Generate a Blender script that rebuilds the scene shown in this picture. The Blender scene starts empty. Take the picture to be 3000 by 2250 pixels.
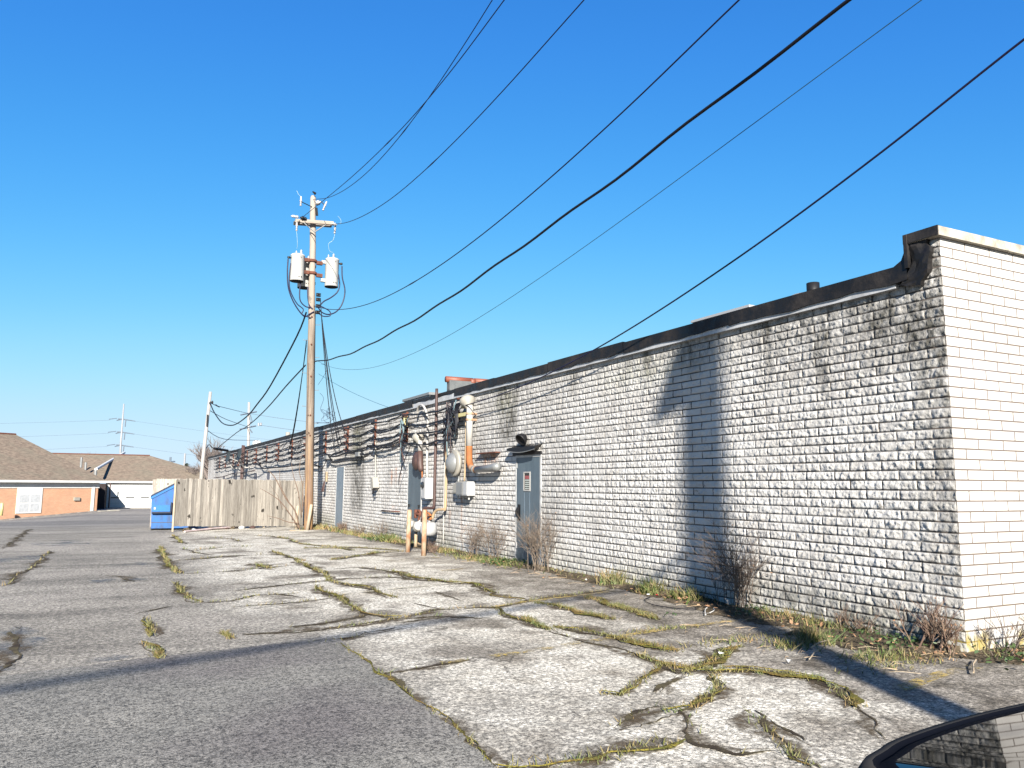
import bpy, math, random
import numpy as np
from mathutils import Vector, Matrix
R = math.radians
random.seed(7)
sc = bpy.context.scene
col = sc.collection

# ---------------- camera, sky, sun, exposure ----------------
f_, pit, rol, yaw = 2270.5, 0.12932, 0.00709, 0.46576
F = Vector((math.sin(yaw)*math.cos(pit), math.cos(yaw)*math.cos(pit), math.sin(pit)))
Rt = Vector((math.cos(yaw), -math.sin(yaw), 0)); Up = Rt.cross(F)
R2 = Rt*math.cos(rol)+Up*math.sin(rol); U2 = Up*math.cos(rol)-Rt*math.sin(rol)
cd = bpy.data.cameras.new('camera'); cam = bpy.data.objects.new('camera', cd); col.objects.link(cam)
m3 = Matrix((R2, U2, -F)).transposed()
cam.matrix_world = Matrix.Translation((0, 0, 1.55)) @ m3.to_4x4()
cd.sensor_fit = 'HORIZONTAL'; cd.sensor_width = 36; cd.lens = 36*f_/3000; cd.clip_end = 4000; cd.clip_start = .05
sc.camera = cam
SUN_AZ, SUN_EL = 22.0, 24.0           # the light travels towards this azimuth (from +Y to +X)
w = bpy.data.worlds.new('World'); sc.world = w; w.use_nodes = True
wn = w.node_tree; bg = wn.nodes['Background']
sky = wn.nodes.new('ShaderNodeTexSky'); sky.sky_type = 'NISHITA'; sky.sun_disc = False
sky.sun_elevation = R(SUN_EL); sky.sun_rotation = R(SUN_AZ+180)
sky.altitude = 0; sky.air_density = 1.0; sky.dust_density = 0.15; sky.ozone_density = 3.0
vs = wn.nodes.new('ShaderNodeVectorMath'); vs.operation = 'SCALE'; vs.inputs[3].default_value = .1
rc = wn.nodes.new('ShaderNodeRGBCurve'); rc.mapping.extend = 'HORIZONTAL'   # colour grade of the sky, as a phone camera does it
for ci, pts_ in enumerate(([(0, 0), (.10, .026), (.17, .056), (.25, .108), (.375, .20), (.59, .305), (1, .38)], [(0, 0), (.185, .155), (.30, .248), (.44, .345), (.61, .425), (.80, .46), (1, .48)], [(0, 0), (.34, .45), (.41, .49), (.52, .54), (.69, .56), (1, .565)])):
    cv = rc.mapping.curves[ci]
    cv.points[0].location = pts_[0]; cv.points[1].location = pts_[-1]
    for q in pts_[1:-1]: cv.points.new(*q)
rc.mapping.update()
wn.links.new(sky.outputs[0], vs.inputs[0]); wn.links.new(vs.outputs[0], rc.inputs['Color']); wn.links.new(rc.outputs[0], bg.inputs['Color'])
bg.inputs['Strength'].default_value = 0.5     # 0.05 of the physical sky, after the 0.1 scale above
sd = bpy.data.lights.new('sun', 'SUN'); sd.energy = 5.0; sd.angle = R(.6); sd.color = (1, .935, .84)
so = bpy.data.objects.new('sun', sd); col.objects.link(so)
ldir = Vector((math.sin(R(SUN_AZ))*math.cos(R(SUN_EL)), math.cos(R(SUN_AZ))*math.cos(R(SUN_EL)), -math.sin(R(SUN_EL))))
so.rotation_euler = ldir.to_track_quat('-Z', 'Y').to_euler(); so.location = (-5, -10, 20)
sc.view_settings.view_transform = 'Standard'; sc.view_settings.look = 'None'
sc.view_settings.exposure = 1.86; sc.view_settings.gamma = 1
sc.view_settings.use_curve_mapping = False

# ---------------- helpers ----------------
def gz(y):
    if y < 12: return 0.
    if y < 30: return -0.0075*(y-12)
    if y < 75: return -0.135-(y-30)*0.02367
    return -1.2

class N:
    """small wrapper to write node materials briefly"""
    def __init__(s, name):
        s.m = bpy.data.materials.new(name); s.m.use_nodes = True; s.t = s.m.node_tree
        s.b = s.t.nodes['Principled BSDF']; s.g = s.t.nodes.new('ShaderNodeNewGeometry'); s.p = s.g.outputs['Position']
    def n(s, k): return s.t.nodes.new('ShaderNode'+k)
    def put(s, sock, v):
        if isinstance(v, bpy.types.NodeSocket): s.t.links.new(v, sock)
        elif v is not None: sock.default_value = tuple(v)+(1,) if (hasattr(v, '__len__') and len(v) == 3 and sock.type == 'RGBA') else v
    def vm(s, v=None, sc_=(1, 1, 1), rot=(0, 0, 0), loc=(0, 0, 0)):
        x = s.n('Mapping'); s.put(x.inputs[0], v or s.p); x.inputs['Scale'].default_value = sc_; x.inputs['Rotation'].default_value = rot; x.inputs['Location'].default_value = loc
        return x.outputs[0]
    def obj(s): return s.n('TexCoord').outputs['Object']
    def noise(s, scale, detail=3, v=None, rough=.55, dist=0):
        x = s.n('TexNoise'); s.put(x.inputs['Vector'], v or s.p); x.inputs['Scale'].default_value = scale
        x.inputs['Detail'].default_value = detail; x.inputs['Roughness'].default_value = rough; x.inputs['Distortion'].default_value = dist
        return x.outputs['Fac']
    def vor(s, scale, v=None, feat='F1', out='Distance'):
        x = s.n('TexVoronoi'); x.feature = feat; s.put(x.inputs['Vector'], v or s.p); x.inputs['Scale'].default_value = scale
        return x.outputs[out]
    def math(s, op, a, b=0., c=0., clamp=False):
        x = s.n('Math'); x.operation = op; x.use_clamp = clamp; s.put(x.inputs[0], a); s.put(x.inputs[1], b)
        s.put(x.inputs[2], c); return x.outputs[0]
    def ramp(s, f, a, b, va=0., vb=1.):
        x = s.n('MapRange'); x.clamp = True; s.put(x.inputs[0], f); x.inputs[1].default_value = a; x.inputs[2].default_value = b
        x.inputs[3].default_value = va; x.inputs[4].default_value = vb; return x.outputs[0]
    def mix(s, f, a, b, mode='MIX'):
        x = s.n('Mix'); x.data_type = 'RGBA'; x.blend_type = mode; s.put(x.inputs[0], f); s.put(x.inputs[6], a); s.put(x.inputs[7], b); return x.outputs[2]
    def sep(s, v=None):
        x = s.n('SeparateXYZ'); s.put(x.inputs[0], v or s.p); return x.outputs
    def com(s, x_, y_, z_):
        x = s.n('CombineXYZ'); s.put(x.inputs[0], x_); s.put(x.inputs[1], y_); s.put(x.inputs[2], z_); return x.outputs[0]
    def attr(s, name): x = s.n('Attribute'); x.attribute_name = name; return x.outputs['Fac']
    def bump(s, h, strength=.5, dist=.01, nrm=None):
        x = s.n('Bump'); x.inputs['Strength'].default_value = strength; x.inputs['Distance'].default_value = dist
        s.put(x.inputs['Height'], h); s.put(x.inputs['Normal'], nrm); return x.outputs[0]
    def out(s, color, rough=.8, metal=0., normal=None, spec=.5, alpha=None):
        a = .57; color = s.mix(1, color, (a, a, a), 'MULTIPLY') if isinstance(color, bpy.types.NodeSocket) else tuple(q*a for q in color)
        s.put(s.b.inputs['Base Color'], color); s.put(s.b.inputs['Roughness'], rough); s.put(s.b.inputs['Metallic'], metal)
        s.put(s.b.inputs['Specular IOR Level'], spec); s.put(s.b.inputs['Alpha'], alpha)
        if normal is not None: s.put(s.b.inputs['Normal'], normal)
        return s.m

def simple(name, c, rough=.6, metal=0., var=.25, scale=6., c2=None, bump=.0, spec=.4, stretch=(1, 1, 1), obj=False):
    """paint, metal, wood...: base colour broken up by two noises towards c2 (dirt, rust)"""
    k = N(name); v = k.vm(k.obj() if obj else None, stretch)
    a = k.noise(scale, 5, v); c2 = c2 or tuple(x*.55 for x in c)
    f = k.ramp(a, .42, .72, 0, 1); f = k.math('MULTIPLY', f, min(1, var*2))
    base = k.mix(f, c, c2)
    fine = k.ramp(k.noise(scale*9, 3, v), .3, .7, .86, 1.1)
    base = k.mix(1, base, k.com(fine, fine, fine), 'MULTIPLY')
    nm = k.bump(k.noise(scale*6, 4, v), .5, bump) if bump else None
    return k.out(base, rough, metal, nm, spec)

class MB:
    def __init__(s): s.v = []; s.f = []; s.mi = []; s.cur = 0
    def face(s, idx): s.f.append(idx); s.mi.append(s.cur)
    def poly(s, pts):
        n = len(s.v); s.v += [tuple(p) for p in pts]; s.face(list(range(n, n+len(pts)))); return s
    def box(s, x0, x1, y0, y1, z0, z1, M=None):
        n = len(s.v); P = [Vector((x, y, z)) for x in (x0, x1) for y in (y0, y1) for z in (z0, z1)]
        if M: P = [M @ p for p in P]
        s.v += [tuple(p) for p in P]
        for q in ((0, 1, 3, 2), (4, 6, 7, 5), (0, 4, 5, 1), (2, 3, 7, 6), (0, 2, 6, 4), (1, 5, 7, 3)): s.face([n+i for i in q])
        return s
    def tube(s, pts, r, n=8, caps=True):
        pts = [Vector(p) for p in pts]; rs = r if hasattr(r, '__len__') else [r]*len(pts)
        base = len(s.v); L = len(pts); up = None
        for i, p in enumerate(pts):
            t = (pts[min(i+1, L-1)]-pts[max(i-1, 0)])
            if t.length < 1e-9: t = Vector((0, 0, 1))
            t.normalize()
            if up is None: up = Vector((0, 0, 1)) if abs(t.z) < .9 else Vector((1, 0, 0))
            a = (up-t*up.dot(t))
            if a.length < 1e-6: a = t.orthogonal()
            a.normalize(); up = a; b = t.cross(a)
            for k in range(n):
                w_ = 2*math.pi*k/n; s.v.append(tuple(p+(a*math.cos(w_)+b*math.sin(w_))*rs[i]))
        for i in range(L-1):
            for k in range(n):
                k2 = (k+1) % n; s.face([base+i*n+k, base+i*n+k2, base+(i+1)*n+k2, base+(i+1)*n+k])
        if caps:
            s.face([base+k for k in reversed(range(n))]); s.face([base+(L-1)*n+k for k in range(n)])
        return s
    def cyl(s, p0, p1, r0, r1=None, n=12): return s.tube([p0, p1], [r0, r0 if r1 is None else r1], n)
    def lathe(s, o, axis, prof, n=20):
        """prof: (distance along the axis, radius)"""
        ax = Vector(axis).normalized(); o = Vector(o)
        a = ax.orthogonal().normalized(); b = ax.cross(a); base = len(s.v)
        for d, r in prof:
            for k in range(n):
                w_ = 2*math.pi*k/n; s.v.append(tuple(o+ax*d+(a*math.cos(w_)+b*math.sin(w_))*max(r, 1e-4)))
        for i in range(len(prof)-1):
            for k in range(n):
                k2 = (k+1) % n; s.face([base+i*n+k, base+i*n+k2, base+(i+1)*n+k2, base+(i+1)*n+k])
        s.face([base+k for k in reversed(range(n))]); s.face([base+(len(prof)-1)*n+k for k in range(n)])
        return s
    def prism(s, poly, h0, h1, axis=2):
        """poly in the other two axes, extruded along axis"""
        def P(a, b, h): return (h, a, b) if axis == 0 else ((a, h, b) if axis == 1 else (a, b, h))
        n = len(s.v); L = len(poly); s.v += [P(a, b, h0) for a, b in poly]+[P(a, b, h1) for a, b in poly]
        s.face(list(range(n, n+L))[::-1]); s.face(list(range(n+L, n+2*L)))
        for i in range(L): j = (i+1) % L; s.face([n+i, n+j, n+L+j, n+L+i])
        return s
    def build(s, name, mats, parent=None, smooth=False, label=None):
        me = bpy.data.meshes.new(name); me.from_pydata(s.v, [], s.f)
        mats = mats if isinstance(mats, (list, tuple)) else [mats]
        for m in mats: me.materials.append(m)
        if len(mats) > 1: me.polygons.foreach_set('material_index', s.mi)
        if smooth: me.polygons.foreach_set('use_smooth', [True]*len(me.polygons))
        me.validate(); me.update()
        o = bpy.data.objects.new(name, me); col.objects.link(o)
        if parent is not None: attach(o, parent)
        if label: o['label'] = label
        return o
def world_loc(o):
    L = Vector(o.location)
    if o.parent is not None: L = world_loc(o.parent)+L if not o.get('_abs') else L
    return L
def attach(o, parent):
    o.parent = parent; o.matrix_parent_inverse = Matrix.Translation(-BASE.get(parent.name, Vector((0, 0, 0))))
BASE = {}
def tag(o, label, cat, group=None):
    o['label'] = label; o['category'] = cat
    if group: o['group'] = group
    return o
def struct(o, kind='structure'): o['kind'] = kind; return o
def thing(name, loc, label, cat, group=None):
    o = bpy.data.objects.new(name, None); col.objects.link(o); o.location = loc; o.empty_display_size = .2
    BASE[o.name] = Vector(loc); return tag(o, label, cat, group)
def lerp(a, b, t): return a+(b-a)*t
def sag(p0, p1, d, n=14, wig=0.):
    p0, p1 = Vector(p0), Vector(p1); o = []
    for i in range(n+1):
        t = i/n; p = p0.lerp(p1, t); p.z -= d*4*t*(1-t)
        if wig and 0 < i < n: p += Vector((random.gauss(0, wig*.4), 0, random.gauss(0, wig)))
        o.append(p)
    return o
def smooth(pts, k=4):
    pts = [Vector(p) for p in pts]; o = []
    for i in range(len(pts)-1):
        p0, p1, p2, p3 = pts[max(i-1, 0)], pts[i], pts[i+1], pts[min(i+2, len(pts)-1)]
        for j in range(k):
            t = j/k; o.append(.5*((2*p1)+(p2-p0)*t+(2*p0-5*p1+4*p2-p3)*t*t+(3*p1-p0-3*p2+p3)*t**3))
    o.append(pts[-1]); return o

# ---------------- materials ----------------
def ground_mat():
    k = N('old_pavement'); x, y, z = k.sep()
    big = k.noise(.45, 5); mid = k.noise(1.7, 6, rough=.65); streak = k.noise(.9, 5, k.vm(None, (.35, 1.6, 1)), .6)
    # speckled aggregate at three sizes
    sp = k.ramp(k.noise(36, 3, rough=1.), .40, .58, .22, 1.36); sp2 = k.ramp(k.vor(22), .1, .75, 1.3, .62)
    spk = k.math('MULTIPLY', sp, sp2)
    spk = k.math('MULTIPLY', spk, k.ramp(k.noise(22, 3, rough=.8), .3, .7, .88, 1.12))
    light = k.mix(k.ramp(mid, .40, .66), (.95, .895, .765), (.66, .60, .49))
    light = k.mix(k.ramp(k.noise(.85, 5, k.vm(None, (1, 1, 1), (0, 0, 0), (3, 8, 0)), .6), .51, .62, 0, .8), light, (.21, .175, .13))
    light = k.mix(k.ramp(big, .54, .70), light, (.38, .34, .28))
    vc = k.n('TexVoronoi'); vc.feature = 'DISTANCE_TO_EDGE'; k.put(vc.inputs['Vector'], k.vm(None, (.55, .8, 1))); vc.inputs['Scale'].default_value = 1.0
    k.t.links.new(k.com(k.math('ADD', x, k.math('MULTIPLY', k.noise(1.3, 4), .9)), k.math('ADD', y, k.math('MULTIPLY', k.noise(1.7, 4), .9)), 0.), vc.inputs['Vector'])
    hair = k.ramp(vc.outputs['Distance'], .004, .02, 1, 0)
    hair = k.math('MULTIPLY', hair, k.ramp(k.noise(.5, 2), .5, .6))
    light = k.mix(k.math('MULTIPLY', hair, .7), light, (.10, .085, .065))
    # dirty, greener strip towards the wall
    nearw = k.ramp(k.math('SUBTRACT', k.math('ADD', x, k.math('MULTIPLY', k.math('SUBTRACT', mid, .5), 3.2)), k.ramp(y, 9., 15., 4.35, 5.6)), 0., 1.3)
    grim = k.mix(k.ramp(k.noise(2.6, 6, rough=.7), .38, .62), (.47, .42, .355), (.12, .10, .075))
    light = k.mix(k.math('MULTIPLY', nearw, .9), light, grim)
    old = k.mix(k.ramp(streak, .38, .62), (.47, .43, .36), (.27, .245, .205))
    old = k.mix(k.ramp(k.noise(.3, 3), .48, .62), old, (.50, .455, .385))
    # left edge of the pale slab
    xb = k.math('ADD', k.ramp(y, 7.8, 10.5, 2.0, 1.15), k.ramp(y, 24., 31., 0, 1.))
    e = k.math('SUBTRACT', x, xb); e = k.math('ADD', e, k.math('MULTIPLY', k.math('SUBTRACT', k.noise(.8, 6, rough=.65), .5), 2.6))
    zone = k.ramp(e, -.25, .75)
    far = k.ramp(y, 34, 40); zone = k.math('MULTIPLY', zone, k.math('SUBTRACT', 1., far))
    c = k.mix(zone, old, light)
    farc = k.mix(k.ramp(k.noise(.12, 4, k.vm(None, (.5, 1, 1))), .46, .56), (.25, .235, .22), (.42, .39, .35))
    c = k.mix(k.math('MULTIPLY', far, .8), c, farc)
    c = k.mix(1, c, k.com(spk, spk, spk), 'MULTIPLY')
    h = k.math('ADD', k.noise(70, 2, rough=.8), k.math('MULTIPLY', k.noise(9, 4), .9))
    return k.out(c, .88, 0, k.bump(h, .55, .012), .25)
def patch_mat():
    k = N('newer_asphalt'); sp = k.ramp(k.noise(38, 3, rough=1.), .40, .58, .20, 1.55)
    sp = k.math('MULTIPLY', sp, k.ramp(k.vor(45), .1, .7, 1.18, .78))
    c = k.mix(k.ramp(k.noise(.8, 5), .35, .65), (.235, .223, .195), (.32, .30, .258))
    c = k.mix(k.ramp(k.noise(.35, 3, k.vm(None, (1, 1, 1), (0, 0, 0), (9, 4, 0))), .52, .66), c, (.20, .18, .165))
    c = k.mix(1, c, k.com(sp, sp, sp), 'MULTIPLY')
    st = k.ramp(k.vor(9, out='Distance'), .02, .045, 1, 0)
    c = k.mix(k.math('MULTIPLY', st, k.ramp(k.noise(2, 2), .5, .55)), c, (.7, .67, .62))
    h = k.math('ADD', k.noise(80, 2, rough=.8), k.math('MULTIPLY', k.noise(12, 4), .5))
    return k.out(c, .85, 0, k.bump(h, .6, .012), .3)
def wall_mat(name, south=False):
    k = N(name); x, y, z = k.sep()
    u = k.math('SUBTRACT', x, 7.23) if south else k.math('SUBTRACT', y, 4.82)
    b = k.n('TexBrick'); k.put(b.inputs['Vector'], k.com(u, z, 0.)); b.inputs['Scale'].default_value = 1
    b.inputs['Brick Width'].default_value = .4064; b.inputs['Row Height'].default_value = .1016
    b.inputs['Mortar Size'].default_value = 0.0080 if south else .0085; b.inputs['Mortar Smooth'].default_value = .25
    b.inputs['Color1'].default_value = (.94, .94, .94, 1); b.inputs['Color2'].default_value = (1, 1, 1, 1) if south else (.84, .83, .82, 1); b.inputs['Mortar'].default_value = (1, 1, 1, 1)
    joint = b.outputs['Fac']; tone = b.outputs['Color']
    n1 = k.noise(1.3, 6, rough=.65); n2 = k.noise(11, 5, rough=.7)
    if south:
        base = k.mix(k.ramp(n1, .4, .7), (.62, .60, .575), (.47, .45, .425))
        fleck = k.ramp(k.noise(45, 2), .66, .74); base = k.mix(k.math('MULTIPLY', fleck, .3), base, (.28, .26, .25))
        base = k.mix(k.math('MULTIPLY', joint, .95), base, (.12, .09, .07))
        li = k.math('MULTIPLY', k.ramp(z, .50, .12), k.ramp(k.noise(3.2, 5), .46, .58))
        base = k.mix(k.math('MULTIPLY', li, .85), base, (.36, .28, .06))
        sm = k.math('MULTIPLY', k.ramp(k.noise(1.1, 3, k.vm(None, (.5, 1, 2.6), (0, .35, 0))), .60, .72), .35)
        base = k.mix(sm, base, (.24, .24, .27))
        nm = k.bump(k.math('SUBTRACT', k.math('MULTIPLY', n2, .25), joint), .5, .006)
        return k.out(k.mix(1, base, tone, 'MULTIPLY'), .75, 0, nm, .3)
    base = k.mix(k.ramp(n1, .40, .68), (.80, .785, .755), (.66, .64, .61))
    base = k.mix(1, base, tone, 'MULTIPLY')
    gr = k.attr('grime'); gm = k.math('MULTIPLY', gr, k.ramp(k.noise(7, 6, k.vm(None, (1, 1, .55)), .75), .30, .60), clamp=True)
    base = k.mix(gm, base, (.105, .10, .085))
    spots = k.math('MULTIPLY', k.ramp(k.noise(11, 4, rough=.65), .61, .69), k.ramp(k.noise(.8, 3), .42, .55, .15, .8))
    base = k.mix(spots, base, (.15, .14, .13))
    mo = k.math('MULTIPLY', k.attr('moss'), k.ramp(k.noise(9, 5, rough=.7), .35, .6), clamp=True)
    base = k.mix(mo, base, (.26, .27, .13))
    ru = k.math('MULTIPLY', k.attr('rust'), k.ramp(k.noise(12, 5, k.vm(None, (1, 1, .22))), .36, .62), clamp=True)
    base = k.mix(ru, base, (.48, .17, .045))
    jd = k.ramp(k.noise(2.2, 4), .30, .62, .55, .98)
    base = k.mix(k.math('MULTIPLY', joint, jd), base, (.05, .042, .038))
    fine = k.noise(42, 4, k.vm(None, (1, 1.0, .6), (R(35), 0, 0)), .75)
    h = k.math('SUBTRACT', k.math('MULTIPLY', fine, 1.0), k.math('MULTIPLY', joint, .8))
    return k.out(base, .82, 0, k.bump(h, .8, .016), .25)
def wood_mat(name, c1, c2, c3, stretch, obj=False, knots=True):
    k = N(name); v0 = k.obj() if obj else None; v = k.vm(v0, stretch)
    g = k.noise(9, 6, v, .72, .6); g2 = k.noise(30, 4, v, .75)
    c = k.mix(k.ramp(g, .38, .60), c1, c2); c = k.mix(k.ramp(g2, .55, .75, 0, .75), c, c3)
    if knots: c = k.mix(k.ramp(k.noise(4.2, 2, v0), .66, .72), c, tuple(a*.45 for a in c3))
    return k, c, k.bump(k.math('ADD', g, g2), .5, .008)

M = {}
M['ground'] = ground_mat(); M['patch'] = patch_mat(); M['west'] = wall_mat('painted_split_block'); M['south'] = wall_mat('painted_smooth_block', True)
k = N('tar_flashing'); n_ = k.noise(2.5, 6, rough=.7)
M['tar'] = k.out(k.mix(k.ramp(n_, .45, .7), (.010, .009, .009), (.03, .025, .024)), k.ramp(n_, .4, .6, .45, .8), 0, k.bump(k.noise(9, 5), .6, .02), .3)
k = N('tar_weathered'); n_ = k.noise(9, 6, rough=.7)
M['tar2'] = k.out(k.mix(k.ramp(n_, .45, .65), (.010, .0095, .009), (.055, .05, .047)), .75, 0, k.bump(k.noise(14, 5), .8, .03), .3)
M['strip'] = simple('grey_metal_strip', (.56, .57, .58), .5, .0, .35, 3, (.30, .30, .30))
M['stone'] = simple('coping_stone', (.50, .46, .38), .85, 0, .5, 5, (.22, .19, .15), .01)
M['door'] = simple('slate_blue_paint', (.085, .118, .145), .42, 0, .5, 3, (.12, .16, .19), spec=.45, stretch=(1, 1, .18))
M['door2'] = simple('grey_blue_paint', (.20, .26, .32), .45, 0, .6, 3, (.13, .18, .23), spec=.45, stretch=(1, 1, .18))
M['fardoor'] = simple('far_door_paint', (.13, .14, .18), .5)
M['white'] = simple('white_paint', (.46, .45, .43), .5, 0, .3, 8, (.50, .47, .42))
M['frame'] = simple('door_frame_paint', (.58, .58, .57), .5, 0, .4, 6, (.30, .30, .30))
M['black'] = simple('black_metal', (.014, .014, .016), .55, spec=.2)
M['cable'] = simple('black_cable', (.012, .012, .018), .5, spec=.2)
M['cableblue'] = simple('overhead_wire', (.015, .013, .05), .5, spec=.2)
M['thinwire'] = simple('thin_blue_green_wire', (.03, .10, .15), .5)
M['copper'] = simple('pale_jumper_wire', (.32, .46, .50), .45)
M['rust'] = simple('rusty_steel', (.17, .055, .03), .85, .1, .5, 9, (.07, .03, .02), .004)
M['brownpipe'] = simple('brown_painted_pipe', (.065, .035, .03), .6, 0, .4, 7, (.11, .06, .05))
M['galv'] = simple('galvanised_metal', (.30, .31, .31), .45, .35, .4, 10, (.28, .28, .28))
M['offwhite'] = simple('off_white_paint', (.33, .32, .285), .55, 0, .35, 7, (.45, .40, .33))
M['cream'] = simple('cream_painted_pipe', (.38, .30, .20), .6, 0, .5, 6, (.50, .32, .16))
M['boxgrey'] = simple('light_grey_box', (.46, .47, .48), .4, .05, .3, 7, (.45, .45, .45))
M['rustwhite'] = simple('rust_stained_paint', (.46, .36, .25), .7, 0, .98, 5, (.36, .12, .03), stretch=(1, 1, .5))
M['orangerust'] = simple('orange_rust', (.36, .13, .035), .8, 0, .9, 8, (.26, .09, .03))
M['canwhite'] = simple('transformer_paint', (.58, .575, .55), .4, 0, .25, 5, (.50, .49, .47), spec=.5)
M['ceramic'] = simple('grey_porcelain', (.55, .53, .52), .25, 0, .3, 10, (.36, .34, .33))
M['bollard'] = simple('worn_bollard_paint', (.46, .35, .24), .75, 0, 1., 7, (.34, .115, .035), .004, stretch=(1, 1, .6))
M['palepost'] = simple('pale_wood', (.42, .36, .28), .8, 0, .4, 8, (.50, .33, .16), stretch=(1, 1, .3))
k, c, nm = wood_mat('pole_wood', (.31, .26, .205), (.18, .14, .11), (.06, .045, .035), (1.6, 1.6, .09))
x, y, z = k.sep(); lowz = k.ramp(z, 4.2, .6); c = k.mix(k.math('MULTIPLY', lowz, .65), c, k.mix(k.ramp(k.noise(7, 4, k.vm(None, (1.3, 1.3, .15))), .4, .6), (.42, .23, .08), (.20, .09, .04)))
hiz = k.ramp(z, 6.5, 9.5); c = k.mix(k.math('MULTIPLY', hiz, .7), c, (.44, .385, .33)); M['pole'] = k.out(c, .85, 0, nm, .2)
k, c, nm = wood_mat('crossarm_wood', (.44, .39, .33), (.32, .27, .22), (.15, .12, .10), (.2, 2, 2)); M['arm'] = k.out(c, .85, 0, nm, .2)
k, c, nm = wood_mat('fence_wood', (.56, .52, .465), (.31, .28, .245), (.11, .095, .08), (2.2, 2.2, .13))
tone = k.attr('board'); c = k.mix(1, c, k.com(tone, tone, k.math('MULTIPLY', tone, .985)), 'MULTIPLY'); M['fence'] = k.out(c, .85, 0, nm, .2)
M['whitepole'] = simple('bleached_pole', (.38, .36, .34), .7, 0, .35, 3, (.44, .41, .38), stretch=(2, 2, .15))
M['blue'] = simple('blue_dumpster_paint', (.010, .125, .40), .5, .0, .7, 4.5, (.03, .07, .17), stretch=(1, 1, .5))
M['darkblue'] = simple('dumpster_lid', (.012, .02, .05), .4)
M['bluerib'] = simple('light_blue_paint', (.012, .16, .48), .45, 0, .3, 3, (.02, .10, .30))
M['rustyblue'] = simple('rust_streaks', (.10, .09, .10), .8)
k = N('orange_brick'); x, y, z = k.sep(); b = k.n('TexBrick'); k.put(b.inputs['Vector'], k.com(k.math('ADD', x, k.math('MULTIPLY', y, .35)), z, 0.))
b.inputs['Scale'].default_value = 1; b.inputs['Brick Width'].default_value = .22; b.inputs['Row Height'].default_value = .075; b.inputs['Mortar Size'].default_value = .008
b.inputs['Color1'].default_value = (.64, .33, .18, 1); b.inputs['Color2'].default_value = (.55, .27, .14, 1); b.inputs['Mortar'].default_value = (.50, .40, .32, 1)
M['brick'] = k.out(k.mix(k.ramp(k.noise(1.2, 4), .4, .7, 0, .3), b.outputs['Color'], (.36, .20, .13)), .85)
k = N('brown_shingles'); v = k.vm(None, (1, 1, 2.2)); n1 = k.noise(2.6, 5, k.vm(None, (1, 1, 3)), .7); n2 = k.noise(.5, 3)
c = k.mix(k.ramp(n1, .38, .62), (.30, .235, .175), (.17, .13, .10)); c = k.mix(k.ramp(n2, .45, .65, 0, .4), c, (.20, .19, .14))
M['shingle'] = k.out(c, .9, 0, k.bump(n1, .5, .05), .2)
M['garage'] = simple('garage_white', (.78, .78, .76), .5, 0, .15, 2)
M['glass'] = simple('dark_window', (.03, .035, .04), .1, 0, .1)
M['dim'] = simple('shadowy_interior', (.03, .02, .02), .9)
M['bark'] = simple('grey_bark', (.17, .135, .11), .9, 0, .5, 12, (.09, .07, .06))
M['fartwig'] = simple('far_bark', (.20, .165, .15), .9)
M['stalk'] = simple('dry_stalk', (.22, .175, .135), .9, 0, .5, 15, (.14, .10, .07))
M['shrubtwig'] = simple('shrub_bark', (.19, .13, .09), .85, 0, .5, 12, (.14, .08, .06))
k = N('grass_blades'); a = k.attr('tint'); c = k.mix(a, (.085, .12, .025), (.33, .25, .13)); M['grass'] = k.out(k.mix(1, c, k.com(k.ramp(k.noise(3, 3), .3, .7, .7, 1.25), 1., 1.), 'MULTIPLY'), .7, 0, None, .2)
def rag(k, lo, hi, sc_=34, wt=.8):
    """ragged outline: the strip's edge value against noise"""
    q = k.math('ADD', k.math('MULTIPLY', k.attr('edge'), -1.), k.math('MULTIPLY', k.noise(sc_, 5, rough=.7), wt)); return k.ramp(q, lo, hi)
k = N('mossy_cushion'); c = k.mix(k.ramp(k.noise(7, 4), .38, .62), (.27, .22, .04), (.12, .13, .03)); c = k.mix(k.ramp(k.noise(70, 3), .45, .62), c, (.06, .05, .02)); c = k.mix(k.ramp(k.noise(2, 3), .5, .62, 0, .6), c, (.20, .12, .05)); M['moss'] = k.out(c, .95, 0, k.bump(k.noise(50, 3), .8, .02), .1, rag(k, -.12, -.04, 30, 1.))
k = N('crack_dirt'); c = k.mix(k.ramp(k.noise(5, 5), .4, .65), (.055, .042, .03), (.13, .11, .06)); M['crack'] = k.out(c, .95, 0, k.bump(k.noise(60, 3), .8, .01), .1, rag(k, -.10, -.02, 40, .9))
k = N('grimy_edge'); n_ = k.noise(7, 5, rough=.75); M['grimy'] = k.out((.13, .10, .065), .9, 0, None, .1, k.math('MULTIPLY', k.math('MULTIPLY', k.ramp(n_, .36, .60), .9), rag(k, -.55, .1, 20, 1.)))
k = N('brown_soil'); c = k.mix(k.ramp(k.noise(7, 5, rough=.7), .36, .62), (.15, .115, .075), (.055, .045, .03)); c = k.mix(k.ramp(k.noise(30, 3), .58, .68), c, (.33, .27, .19)); M['soil'] = k.out(c, .95, 0, k.bump(k.noise(30, 4), .8, .03), .1)
k = N('worn_yellow_line'); n_ = k.noise(26, 4, rough=.8); n2 = k.noise(3, 3); al = k.math('MULTIPLY', k.ramp(n_, .46, .56), k.ramp(n2, .42, .56)); M['yellow'] = k.out((.55, .40, .11), .85, 0, None, .2, al)
k = N('worn_pale_line'); n_ = k.noise(26, 4, rough=.8); n2 = k.noise(3, 3); al = k.math('MULTIPLY', k.ramp(n_, .44, .54), k.ramp(n2, .38, .5)); M['paleline'] = k.out((.62, .56, .42), .85, 0, None, .2, al)
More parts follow.
